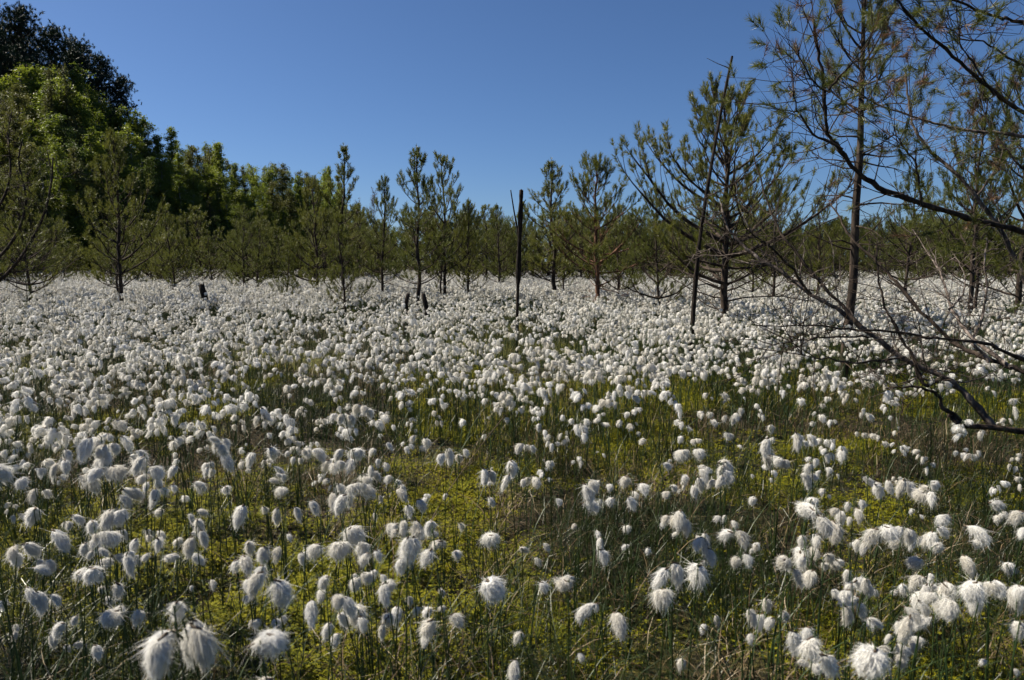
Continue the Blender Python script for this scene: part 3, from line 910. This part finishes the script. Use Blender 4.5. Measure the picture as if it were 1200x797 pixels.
for i, (pl, r, nt_, dy) in enumerate(LIMBS):
    k = len(pl)
    off = dy * np.linspace(0, 1, k) * 4 + (.25 if i in (3, 6) else 0) * np.linspace(0, 1, k)
    P = smooth_line(np.array([at(p[0], p[1], YF + .1 + off[q]) for q, p in enumerate(pl)])) - root
    P += np.cumsum(rng.normal(size=P.shape), axis=0) * .0022 + rng.normal(size=P.shape) * .0018
    r *= .74
    mb = MB(); mb.tube(P, np.linspace(r, r * .28, len(P)) * (1 + .13 * rng.normal(size=len(P))), 6)
    bm_ = M['bark_grey'] if i in (1, 6, 7, 10) else M['bark']
    lo_ = ob('limb', mb.mesh('fallen_limb', [bm_]), e)
    mb = MB(); twiggy(mb, rng, P, int(nt_ * 1.35), .32, max(.0019, r * .22), .12, .35, 1)
    ob('twig_spray', mb.mesh('fallen_twigs', [bm_]), lo_)

# leaning pine: trunk stands past the frame edge, limbs reach over
rng = np.random.default_rng(44)
YL = 3.1
base = at(1420, 470, YL + .2); base[2] = float(height(base[0], base[1]))
e = ob('leaning_pine', None, None, base); tag(e, 'sparse half-dead pine whose long bare limbs arch in over the bog', 'tree')
tr = np.array([[0, 0, -.08], [-.05, 0, .5], [-.12, .02, 1.1], [-.14, .03, 1.7], [-.18, .02, 2.3], [-.16, 0, 3.0]])
tr = smooth_line(tr); mb = MB(); mb.tube(tr, np.linspace(.09, .03, len(tr)), 10); ob('trunk', mb.mesh('leaning_pine_trunk', [M['bark_red']]), e)


def tr_px(z):
    """trunk point at height z, in world"""
    return base + np.array([np.interp(z, tr[:, 2], tr[:, i]) for i in range(3)])


UP = [
    (1.0, [(1290, 290), (1200, 273), (1150, 262), (1080, 240), (1035, 222), (1003, 195), (985, 170), (974, 145), (970, 100), (965, 65), (960, 30)], .019, 16, -.15, 'bark'),
    (None, [(971, 104), (990, 82), (1010, 60), (1022, 30)], .006, 9, -.15, 'bark'),
    (None, [(972, 110), (945, 90), (928, 50)], .006, 9, -.15, 'bark'),
    (None, [(988, 176), (955, 158), (935, 128), (928, 88)], .007, 10, -.15, 'bark'),
    (1.35, [(1290, 168), (1200, 158), (1160, 155), (1115, 150), (1070, 135), (1030, 121), (1000, 100)], .013, 16, .35, 'bark_grey'),
    (1.55, [(1280, 180), (1200, 133), (1165, 112), (1125, 75), (1085, 38), (1060, 10), (1040, -25)], .014, 16, -.25, 'bark'),
    (1.9, [(1290, 60), (1200, 28), (1175, 22), (1130, 6), (1090, -12)], .013, 14, -.2, 'bark'),
    (.7, [(1250, 430), (1215, 375), (1192, 320), (1170, 277), (1140, 234), (1115, 206), (1092, 186), (1072, 160), (1066, 130), (1062, 90)], .017, 18, .5, 'bark_grey'),
    (None, [(1140, 234), (1158, 205), (1172, 185), (1180, 150)], .007, 9, .45, 'bark_grey'),
    (None, [(1080, 240), (1076, 215), (1072, 190), (1060, 165), (1045, 150)], .007, 9, -.1, 'bark'),
    (None, [(1165, 112), (1150, 85), (1130, 55), (1128, 20)], .006, 9, -.2, 'bark'),
    (1.75, [(1280, 100), (1200, 75), (1160, 50), (1120, 45), (1085, 60)], .008, 12, .1, 'bark'),
    (1.2, [(1290, 230), (1210, 205), (1170, 160), (1150, 120), (1140, 80)], .008, 12, .3, 'bark'),
]
tipsG, tipsB = [], []
for i, (z, pl, r, nt_, dy, mm) in enumerate(UP):
    w = [at(p[0], p[1], YL + dy * (1 if z is None else np.linspace(.2, 1, len(pl))[q])) for q, p in enumerate(pl)]
    if z is not None:
        w = [tr_px(z)] + w
    P = smooth_line(np.array(w)) - base
    P += np.cumsum(rng.normal(size=P.shape), axis=0) * .0022 + rng.normal(size=P.shape) * .0018
    r *= .80
    mb = MB(); mb.tube(P, np.linspace(r, r * .3, len(P)) * (1 + .13 * rng.normal(size=len(P))), 7)
    tips = []
    lo_ = ob('limb', mb.mesh('leaning_limb', [M[mm]]), e)
    mb = MB(); twiggy(mb, rng, P, int(nt_ * 1.35), .36, max(.0019, r * .20), .2, .6, 1, tips)
    tips.append((P[-1], unit(P[-1] - P[-2])))
    ob('twig_spray', mb.mesh('leaning_twigs', [M[mm]]), lo_)
    for t in tips:
        u = rng.random()
        if u < .34: tipsG.append(t)
        elif u < .46: tipsB.append(t)
mb = MB(); needles(mb, rng, [t[0] - t[1] * .04 for t in tipsG], [t[1] for t in tipsG], np.full(len(tipsG), .055), 80, .042, .0019)
ob('crown', mb.mesh('leaning_needles', [M['needle']], False), e)
mb = MB(); needles(mb, rng, [t[0] - t[1] * .05 for t in tipsB], [t[1] for t in tipsB], np.full(len(tipsB), .06), 50, .042, .0019)
o = ob('dead_needles', mb.mesh('leaning_dead_needles', [M['needle_dead']], False), e); tag(o, 'brown dead needle tufts')

# bare curving limbs of the scraggy tree at the left edge
rng = np.random.default_rng(55)
YS = 7.2
base = at(-30, 362, YS); base[2] = float(height(base[0], base[1]))
e = ob('scraggy_tree', None, None, base); tag(e, 'half-bare scraggy tree with curved limbs in the shade before the wood', 'tree')
P = smooth_line(px_line([(-35, 400), (-30, 350), (-28, 290), (-22, 240), (-20, 180)], YS)) - base; P[0, 2] = -.05
mb = MB(); mb.tube(P, np.linspace(.05, .015, len(P)), 8); ob('trunk', mb.mesh('scraggy_trunk', [M['bark']]), e)
tips = []
for pl, r in [([(-30, 345), (0, 328), (22, 305), (38, 280), (52, 250), (60, 215), (62, 185)], .02), ([(-28, 320), (5, 295), (25, 262), (30, 230), (22, 190), (26, 165)], .018), ([(-25, 270), (0, 240), (12, 205), (10, 160), (14, 130)], .015), ([(-30, 330), (-5, 322), (25, 318), (50, 316)], .01)]:
    P = smooth_line(px_line(pl, YS)) - base
    mb = MB(); mb.tube(P, np.linspace(r, r * .3, len(P)), 6); twiggy(mb, rng, P, 16, .5, .004, .25, .6, 1, tips)
    ob('limb', mb.mesh('scraggy_limb', [M['bark']]), e)
tips = [t for t in tips if rng.random() < .8]
mb = MB(); needles(mb, rng, [t[0] - t[1] * .05 for t in tips], [t[1] for t in tips], np.full(len(tips), .09), 30, .05, .003)
ob('crown', mb.mesh('scraggy_needles', [M['needle']], False), e)


# ------------------------------------------------------------------ cottongrass
def tuft(seed, nf, form, core=(12, 10), fw=.00045):
    """one hanging tuft of cotton bristles, held at the origin"""
    rng = np.random.default_rng(seed); mb = MB()
    if form == 0:      # drooping
        R, Ln, bend, rise = rng.uniform(.0078, .0105), rng.uniform(.030, .042), rng.uniform(.004, .016), .004
    elif form == 1:    # round mop
        R, Ln, bend, rise = rng.uniform(.0115, .0135), rng.uniform(.024, .029), rng.uniform(.004, .012), .006
    elif form == 3:    # ragged, half shed
        R, Ln, bend, rise = rng.uniform(.0060, .0085), rng.uniform(.022, .038), rng.uniform(.004, .024), .003
    else:              # blown to one side
        R, Ln, bend, rise = rng.uniform(.0078, .0100), rng.uniform(.026, .034), rng.uniform(.018, .030), .005

    def axis(t):
        t = np.asarray(t, float)
        return np.stack([bend * 1.6 * t * (1 - .35 * t), 0 * t, rise * np.sin(math.pi * np.minimum(t * 1.6, 1)) - Ln * t ** 1.35], -1)

    def rr(t):
        return R * np.maximum(.16, np.sin(math.pi * np.clip(.05 + .93 * t, 0, 1) ** 1.12) ** .8)
    ph = rng.uniform(0, 7, 4)
    ns, nt = core
    t = np.linspace(0, 1, nt); az = np.arange(ns) * 2 * math.pi / ns
    c = axis(t)
    lump = 1 + .10 * np.sin(3 * az[None] + ph[0] + 2.5 * t[:, None]) + .09 * np.sin(5 * az[None] + ph[1]) + .07 * np.sin(9 * t[:, None] + 2 * az[None] + ph[2])
    r = rr(t)[:, None] * lump * (.45 if form == 3 else rng.uniform(.62, .82))
    r[-1] *= .3
    v = np.stack([c[:, None, 0] + r * np.cos(az), c[:, None, 1] + r * np.sin(az), np.broadcast_to(c[:, None, 2], r.shape) + 0], -1)
    i = np.arange(nt - 1)[:, None] * ns; k = np.arange(ns)[None]; k2 = (k + 1) % ns
    q = np.stack([i + k, i + k + ns, i + k2 + ns, i + k2], -1).reshape(-1, 4)
    vv = np.vstack([v.reshape(-1, 3), c[0] + [0, 0, .001], c[-1] - [0, 0, .003]])
    tr = [[(j + 1) % ns, ns * nt, j] for j in range(ns)] + [[(nt - 1) * ns + j, ns * nt + 1, (nt - 1) * ns + (j + 1) % ns] for j in range(ns)]
    mb.add(vv, tr, q, 0)
    # bristles
    if nf:
        t0 = rng.uniform(.0, .62, nf); t1 = np.minimum(t0 + rng.uniform(.22, .5, nf), 1.15); a = rng.uniform(0, 2 * math.pi, nf)
        a2 = a + rng.normal(size=nf) * .35

        def pt(t, a, m):
            cc = axis(np.minimum(t, 1.0)); cc[:, 2] -= np.maximum(t - 1, 0) * .03
            rad = rr(np.minimum(t, .97)) * m
            return cc + np.stack([rad * np.cos(a), rad * np.sin(a), 0 * a], -1)
        A = pt(t0, a, .85); B = pt((t0 + t1) / 2, a, rng.uniform(.85, 1.15, nf)); C = pt(t1, a2, rng.uniform(.9, 2.3 if form == 3 else 1.8, nf))
        C[:, 2] -= rng.uniform(0, .004, nf)
        wild = rng.random(nf) < .22
        C[wild] += rng.normal(size=(wild.sum(), 3)) * .007
        P = np.stack([A, B, C], 1)
        sd = unit(np.cross(C - A, rng.normal(size=(nf, 3))))[:, None, :] * (fw * np.array([1, .8, .15]))[None, :, None]
        mb.ribbons(P, sd, 0)
    # dark bract where the tuft joins its stalk
    mb.tube(np.array([[-.004, 0, .002], [0, 0, .0005], [.006, 0, rise * .4 - .001]]), [.0010, .0022, .0014], 5, True, 1)
    return mb


def stem_mb(seed, ntuft, h=.42, full=True):
    """stalk with short arching tuft stalks; returns builder and where the tufts hang (pos, azimuth)"""
    rng = np.random.default_rng(seed); mb = MB()
    az = rng.uniform(0, 7); b = rng.uniform(.01, .07)
    t = np.linspace(0, 1, 7)
    P = np.stack([b * math.cos(az) * t ** 1.8, b * math.sin(az) * t ** 1.8, -.03 + (h + .03) * t], -1)
    mb.tube(P, np.linspace(.0016, .0010, 7), 5 if full else 3)
    hang = []; a0 = rng.uniform(0, 7)
    for i in range(ntuft):
        a = a0 + i * 2 * math.pi / ntuft + rng.uniform(-.4, .4)
        q0 = P[-1] - [0, 0, rng.uniform(.0, .012) + .016 * (i // 2)]
        L = rng.uniform(.006, .024) if ntuft > 1 else .006
        q1 = q0 + [math.cos(a) * L * .6, math.sin(a) * L * .6, L * .55]
        q2 = q0 + [math.cos(a) * L, math.sin(a) * L, L * rng.uniform(-.9, .5)]
        mb.tube(np.array([q0, q1, q2]), [.0009, .0007, .0006], 3)
        hang.append((q2, a))
    return mb, hang


def leaf_mb(seed, h=.42):
    rng = np.random.default_rng(seed); mb = MB()
    az = rng.uniform(0, 7, 1); k = 6; t = np.linspace(0, 1, k)
    L = h * rng.uniform(.5, .95); out = L * rng.uniform(.2, .6)
    P = np.stack([out * np.cos(az) * t ** 1.6, out * np.sin(az) * t ** 1.6, L * (t - .25 * t ** 3)], -1)
    sd = np.array([-math.sin(az[0]), math.cos(az[0]), 0])[None] * (np.array([1, 1, .9, .7, .45, .06]) * .0016)[:, None]
    mb.ribbons(P[None], sd[None]); return mb


NEAR_T = {f: [tuft(700 + 20 * f + i, 700 if f < 3 else 360, f, (14, 12), .00042).mesh('cotton_tuft', [M['cotton'], M['bract']]) for i in range(5)] for f in range(4)}
MID_TB = {f: [tuft(800 + 20 * f + i, 90, f, (8, 6), .0008) for i in range(5)] for f in range(4)}
STEMS = {n_: [stem_mb(900 + 10 * n_ + i, n_) for i in range(5)] for n_ in range(1, 6)}
STEM_ME = {n_: [s[0].mesh('cottongrass_stem', [M['stem']]) for s in STEMS[n_]] for n_ in STEMS}
LEAF_ME = [leaf_mb(950 + i).mesh('cottongrass_leaf', [M['stem']]) for i in range(8)]

HAND = """15,565,4 41,528,2 55,563,2 85,572,2 101,576,1 112,530,4 130,526,4 145,537,3 205,556,3 216,576,2 145,588,2 164,600,2 158,619,1 123,627,4 127,645,3 119,660,2
132,668,2 149,645,2 188,657,3 170,679,2 198,673,2 48,615,1 43,638,2 5,664,3 99,697,1 86,691,1 164,712,2 160,735,1 30,709,2 7,724,2 278,588,1 294,606,1 332,586,2 320,606,2
350,612,1 358,545,4 354,520,3 317,537,2 380,586,3 294,556,1 261,520,1 324,647,1 298,657,3 261,696,1 376,694,3 280,731,4 238,757,4 346,776,3 373,746,2 391,724,2
458,530,2 434,552,2 422,554,2 480,526,3 519,537,2 407,580,2 452,578,2 433,586,2 488,580,2 493,612,4 502,634,2 433,636,2 532,515,2 532,655,2 553,638,1 592,655,1 443,664,2
471,664,3 473,694,2 437,703,2 573,690,1 534,735,2 618,532,3 607,558,2 648,550,1 590,558,1 564,563,2 674,575,2 670,606,1 691,604,1 743,597,2 685,733,2 792,679,2 710,662,1
780,582,2 784,563,2 771,554,1 680,509,1 749,528,2 720,505,4 667,686,1 771,696,1 795,533,2 852,565,3 811,537,1 852,522,1 828,573,2 910,548,3 949,533,1 942,560,3 956,552,2
925,515,2 994,530,2 1022,567,3 1072,522,3 1160,526,2 1173,518,2 1158,550,2 863,591,1 932,604,2 949,614,2 990,612,1 832,640,3 867,638,2 876,668,2 929,636,1 964,625,2
1014,627,2 1042,638,3 1072,634,2 1076,673,2 1117,586,4 1113,615,2 1106,642,2 1173,612,4 1197,630,2 906,653,3 912,683,3 942,660,3 970,668,2 958,690,2 983,649,3 994,679,3
1001,701,3 1016,724,2 929,731,2 944,754,3 1054,709,3 1098,701,2 1093,720,2 1126,694,2 1128,727,2 1113,746,1 1169,701,2 1195,709,2 1177,754,1 1124,668,1 1167,655,1 807,686,1 998,729,1
720,480,3 700,470,2 655,470,2 620,480,4 600,470,3 760,478,2 735,495,3 790,500,2 835,470,3 860,480,2 905,470,2 640,505,2 560,505,3 520,480,4 500,500,3 470,505,3 440,510,3 380,500,3 400,520,2"""
TALL = {(15, 565): .58, (376, 694): .53, (280, 731): .52, (238, 757): .53, (346, 776): .52, (471, 664): .48, (493, 612): .47, (1173, 612): .46, (130, 526): .50, (112, 530): .48}
rng = np.random.default_rng(77)
plants = []     # x, y, ground z, height of head, tufts, form
for tok in HAND.split():
    px, py, k = [int(a) for a in tok.split(',')]
    hz = TALL.get((px, py), float(np.clip(.36 + rng.normal() * .035, .27, .46)))
    p = on_level(px, py, hz - .035)
    g = float(height(p[0], p[1]))
    plants.append((p[0], p[1], g, hz - g, k, True))


def dens_at(px, py):
    d = np.ones_like(px)
    cen = sstep(390, 440, px) * sstep(850, 810, px)
    d = np.where(py > 470, d * (1 - .93 * cen * sstep(465, 520, py)), d)
    d = d * (1 - .80 * sstep(620, 660, px) * sstep(850, 820, px) * sstep(425, 460, py))
    left = sstep(430, 390, px); right = sstep(800, 850, px)
    d = d * (1 - .85 * left * sstep(500, 585, py)) * (1 - .45 * left * sstep(430, 480, py) * sstep(230, 300, px))
    d = d * (1 - .85 * right * sstep(490, 560, py)) * (1 - .35 * right * sstep(420, 480, py))
    return d


for i in range(170):
    px, py = rng.uniform(-20, 1220), rng.uniform(500, 790)
    hz_ = rng.uniform(.14, .27); p = on_level(px, py, hz_ - .02)
    plants.append((p[0], p[1], float(height(p[0], p[1])), hz_ - float(height(p[0], p[1])), 1 if rng.random() < .65 else 2, True))
NC = 200000
ry = np.sqrt(rng.random(NC)) * 36.0; rx = (rng.random(NC) * 2 - 1) * .80 * np.maximum(ry, .4)
hz = np.clip(.37 + rng.normal(size=NC) * .055, .22, .50)
gz = height(rx, ry)
hh = hz + gz
# where the head shows, to thin the near part as in the place
vx = rx; vy = ry; vz = hh - CAM_H
cy = vy * CP - vz * SP; cz = vy * SP + vz * CP
ppx = 600 + F * vx / np.maximum(cy, .05); ppy = H0 / 2 - F * cz / np.maximum(cy, .05)
clump = .6 * fbm(rx * 1.7, ry * 1.7, 40, 3) + .4 * fbm(rx * .5 + 7, ry * .5, 47, 2)
keep = rng.random(NC) < dens_at(ppx, ppy) * np.clip(np.interp(ry, [9, 14], [.15, .26]) + 1.6 * sstep(.35, .58, clump), 0, 1.15) * np.interp(ry, [2.0, 3.5, 9], [.70, 1.0, 1.0])
keep &= (ry > .75) & ~((ppy > 760) & (ppx > 0))
# open floor under the wood
keep &= ry < edge_y(np.clip(ppx, -300, 1300)) - 1
for i in np.nonzero(keep)[0]:
    plants.append((rx[i], ry[i], gz[i], hz[i], int(rng.choice([1, 2, 3, 4, 5], p=[.12, .3, .33, .18, .07])), False))
# a few beside the frame
plants.sort(key=lambda p: math.hypot(p[0], p[1]))


def view_px(x, y, z):
    vz = z - CAM_H; cy = y * CP - vz * SP
    return 600 + F * x / max(cy, .05), H0 / 2 - F * (y * SP + vz * CP) / max(cy, .05)


FORMW = {0: 'drooping', 1: 'round fluffy', 2: 'wind-blown', 3: 'ragged'}
NUMW = {1: 'one', 2: 'two', 3: 'three', 4: 'four', 5: 'five'}
CLEAR = on_level(720, 520, .3); FALL = at(1090, 450, 2.9)


def where(p):
    for q, r in zip(POOLS, POOL_R):
        if math.hypot(p[0] - q[0], p[1] - q[1]) < r + .16:
            return 'by a dark pool'
    if p[0] > .9 and 1.9 < p[1] < 3.4 and abs(p[0] - FALL[0]) < .75:
        return 'under the fallen pine'
    if math.hypot(p[0] - CLEAR[0], p[1] - CLEAR[1]) < .55:
        return 'in the moss clearing'
    if moss_mask(p[0], p[1]) > .6:
        return 'on yellow-green moss'
    return 'in dark sedge and straw'


indiv, rest = [], []
for p in plants:
    vx_, vy_ = view_px(p[0], p[1], p[2] + p[3])
    if len(indiv) < 300 and -20 < vx_ < 1220 and vy_ < 815:
        indiv.append(p)
    else:
        rest.append(p)

GC = 'cottongrass plants of the near bog'
XY = np.array([(p[0], p[1]) for p in plants[:900]])
for p in indiv:
    x, y, g, h, k, hand = p
    form = int(rng.choice([0, 1, 2, 3], p=[.44, .18, .19, .19]))
    size = 'tall' if h > .47 else ('short' if h < .32 else 'knee-high')
    s = (rng.uniform(.72, 1.15) if h > .28 else rng.uniform(.5, .8)) * (1.15 if h > .50 else 1.0)
    v = int(rng.integers(0, 5)); rz = rng.uniform(0, 6.28)
    e = ob('cottongrass', None, None, (x, y, g), (0, 0, rz)); e.empty_display_size = .05
    tw = 'tuft' if k == 1 else 'tufts'
    nb = int((np.hypot(XY[:, 0] - x, XY[:, 1] - y) < .10).sum()) - 1
    comp = 'lone ' if nb == 0 else ('paired ' if nb == 1 else 'clustered ')
    tag(e, f"{size} {comp}cottongrass with {NUMW[k]} {FORMW[form]} white {tw} {where(p)}", 'cottongrass', GC)
    hs = h / .42
    ob('stem', STEM_ME[k][v], e, None, None, (1, 1, hs))
    for q in range(int(rng.integers(1, 3))):
        ob('leaf', LEAF_ME[int(rng.integers(0, 8))], e, (rng.uniform(-.006, .006), rng.uniform(-.006, .006), 0), (0, 0, rng.uniform(0, 6.28)), (1, 1, hs))
    for pos, a in STEMS[k][v][1]:
        f = form if rng.random() < .7 else int(rng.integers(0, 4))
        wind = .25 - rz
        aa = a if form != 2 else wind + rng.uniform(-.6, .6)
        ob('tuft', NEAR_T[f][int(rng.integers(0, 5))], e, (pos[0], pos[1], pos[2] * hs if True else 0), (rng.normal() * .22, rng.normal() * .22, aa + rng.normal() * .3), s * np.array([rng.uniform(.8, 1.25), rng.uniform(.75, 1.1), rng.uniform(.75, 1.2)]) * rng.uniform(.7, 1.2) * (1.12 if k == 1 else 1))

# the rest of the white field, too many to count
srcs = []
for i in range(30):
    k = [1, 2, 3, 4, 5][i % 5]; r2 = np.random.default_rng(1200 + i)
    mb, hang = stem_mb(1300 + i, k, .42, False)
    big = MB()
    # stalk
    big.merge(mb)
    for a_ in big.TM: a_[:] = 2
    for a_ in big.QM: a_[:] = 2
    big.merge(leaf_mb(1400 + i)); big.QM[-1] = np.full(len(big.Q[-1]), 2)
    for pos, a in hang:
        f = int(r2.choice([0, 1, 2, 3], p=[.42, .22, .16, .20])); tb_ = MID_TB[f][int(r2.integers(0, 5))]
        ca, sa = math.cos(a), math.sin(a); sc_ = np.array([r2.uniform(.75, 1.3), r2.uniform(.7, 1.1), r2.uniform(.7, 1.2)]) * r2.uniform(.55, 1.15); tx = r2.normal() * .3
        Rz = np.array([[ca, -sa, 0], [sa, ca, 0], [0, 0, 1.0]]); Rx = np.array([[1.0, 0, 0], [0, math.cos(tx), -math.sin(tx)], [0, math.sin(tx), math.cos(tx)]])
        big.merge(tb_, Rz @ Rx @ np.diag(sc_), pos)
    srcs.append(big.mesh('cottongrass_piece', [M['cotton'], M['bract'], M['stem']]))
R_ = np.array([(p[0], p[1], p[2], p[3]) for p in rest])
far = np.clip((R_[:, 1] - 8) / 20, 0, 1)
scl = R_[:, 3] / .42
scl = np.clip(scl, .7, 1.25)
PZ = R_[:, :3].copy(); PZ[:, 2] += R_[:, 3] - .42 * scl
nr = len(R_)
scatter('cottongrass_field', srcs, PZ, np.stack([rng.normal(size=nr) * .10, rng.normal(size=nr) * .10, rng.uniform(0, 6.28, nr)], -1), scl * 1.06, rng.integers(0, 30, nr),
        'white field of cottongrass heads stretching back to the pines', 'cottongrass')


# ------------------------------------------------------------------ moss, sedge, straw
def blades(rng, n, spread, L, w, arch, mb, lie=0.0, m=0):
    k = 6; t = np.linspace(0, 1, k)[None, :]
    az = rng.uniform(0, 2 * math.pi, n)[:, None]; l = rng.uniform(*L, n)[:, None]; out = l * rng.uniform(*arch, n)[:, None]
    bx = rng.normal(size=(n, 1)) * spread; by = rng.normal(size=(n, 1)) * spread
    up = l * (1 - lie) * np.sqrt(np.maximum(.05, 1 - (out / l) ** 2 * .8))
    tw = rng.normal(size=(n, 1)) * .5
    z = up * (t - (.30 + .25 * (out / l)) * t ** 2.6) - .01
    X = bx + out * np.cos(az + tw * t) * t ** 1.5; Y = by + out * np.sin(az + tw * t) * t ** 1.5
    P = np.stack([X, Y, z], -1)
    sa = az + math.pi / 2 + rng.normal(size=(n, 1)) * .5
    ww = w * rng.uniform(.6, 1.3, (n, 1)) * np.array([.8, 1, 1, .85, .5, .06])[None]
    S = np.stack([np.cos(sa) * ww, np.sin(sa) * ww, 0 * ww], -1)
    mb.ribbons(P, S, m)


rng = np.random.default_rng(88)
sed, strw, mosses = [], [], []
for i in range(6):
    mb = MB(); blades(rng, 9, .026, (.12, .38), .0009, (.08, .6), mb); blades(rng, 9, .03, (.10, .30), .0008, (.6, .97), mb); sed.append(mb.mesh('sedge_piece', [M['sedge']], False))
for i in range(6):
    mb = MB(); blades(rng, 9, .03, (.10, .32), .0010, (.3, .95), mb); blades(rng, 7, .04, (.08, .25), .0009, (.8, .98), mb, .75); strw.append(mb.mesh('straw_piece', [M['straw']], False))
for i in range(5):
    mb = MB(); nr_ = 85; nl_ = 8
    c = rng.normal(size=(nr_, 2)) * .042
    cz = .012 * np.exp(-(np.hypot(c[:, 0], c[:, 1]) / .06) ** 2) + rng.uniform(-.004, .006, nr_)
    a = rng.uniform(0, 7, (nr_, 1)) + np.arange(nl_)[None] * 2 * math.pi / nl_ + rng.normal(size=(nr_, nl_)) * .2
    l = .0058 * rng.uniform(.6, 1.4, (nr_, nl_)); w = .0013
    b0 = np.stack([np.broadcast_to(c[:, :1], a.shape), np.broadcast_to(c[:, 1:], a.shape), np.broadcast_to(cz[:, None], a.shape)], -1)
    dr = np.stack([np.cos(a), np.sin(a), rng.uniform(-.3, .7, a.shape)], -1); sd = np.stack([-np.sin(a), np.cos(a), 0 * a], -1)
    v = np.stack([b0 - sd * w * .6, b0 + sd * w * .6, b0 + dr * (l * .6)[..., None] + sd * w, b0 + dr * l[..., None] - [0, 0, .001]], 2)
    mb.add(v.reshape(-1, 3), None, np.arange(nr_ * nl_ * 4).reshape(-1, 4)[:, [0, 1, 2, 3]])
    mosses.append(mb.mesh('moss_piece', [M['moss']], False))


def wedge(n, y0, y1, rng):
    y = np.sqrt(rng.uniform(y0 ** 2, y1 ** 2, n)); x = (rng.random(n) * 2 - 1) * (.80 * y + .1)
    return x, y


x, y = wedge(9500, .7, 6.0, rng); k = rng.random(len(x)) < (.06 + .94 * moss_mask(x, y)); x, y = x[k], y[k]
for p, r in zip(POOLS, POOL_R):
    k = np.hypot(x - p[0], y - p[1]) > r * .9; x, y = x[k], y[k]
scatter('moss', mosses, np.stack([x, y, height(x, y) + .003], -1), np.stack([rng.normal(size=len(x)) * .12, rng.normal(size=len(x)) * .12, rng.uniform(0, 6.28, len(x))], -1), rng.uniform(.8, 1.5, len(x)), rng.integers(0, 5, len(x)),
        'yellow-green sphagnum moss carpeting the bog floor', 'moss')


def grass(name, src, specs, fn, label, cat, smin=.7, smax=1.25):
    X, Y = [], []
    for n_, a, b in specs:
        x, y = wedge(n_, a, b, rng); k = rng.random(n_) < fn(x, y); X.append(x[k]); Y.append(y[k])
    x = np.concatenate(X); y = np.concatenate(Y)
    scatter(name, src, np.stack([x, y, height(x, y)], -1), np.stack([rng.normal(size=len(x)) * .12, rng.normal(size=len(x)) * .12, rng.uniform(0, 6.28, len(x))], -1), rng.uniform(smin, smax, len(x)), rng.integers(0, len(src), len(x)), label, cat)


def sedge_d(x, y):
    return np.clip(.22 + 1.0 * sstep(.42, .62, fbm(x * 2.2 + 9, y * 2.2, 61, 3)) - .55 * moss_mask(x, y) + .8 * sstep(-.25, -.6, x) * sstep(1.75, 1.3, y), .07, 1)


def straw_d(x, y):
    return np.clip(.15 + 1.0 * sstep(.40, .60, fbm(x * 1.8 + 4, y * 1.8 + 7, 71, 3)) - .35 * moss_mask(x, y), .06, 1)


grass('sedge_grass', sed, [(2500, .7, 3.0), (1700, 3.0, 5.0), (3600, 5.0, 12.0), (2500, 12, 26)], sedge_d, 'thin green sedge blades growing through the moss', 'grass')
grass('dead_straw', strw, [(2600, .7, 5.0), (3400, 5.0, 11.0)], straw_d, 'dry brown straw and bent dead blades over the moss', 'straw')

# one long pale stalk leaning over the moss
p0 = on_level(514, 594, .10); p1 = on_level(592, 486, .36)
p1 = at(592, 486, p0[1] + .35)
mid = (p0 + p1) / 2 + [0, 0, .01]
mb = MB(); g = p0 + (p0 - p1) * .35; g[2] = float(height(g[0], g[1])) - .01
mb.tube(smooth_line(np.array([g, p0, mid, p1])), .0016, 5)
o = ob('dry_stalk', mb.mesh('dry_stalk', [M['straw']])); tag(o, 'long pale dry stalk leaning up across the moss beside a clump of cotton tufts', 'stalk')
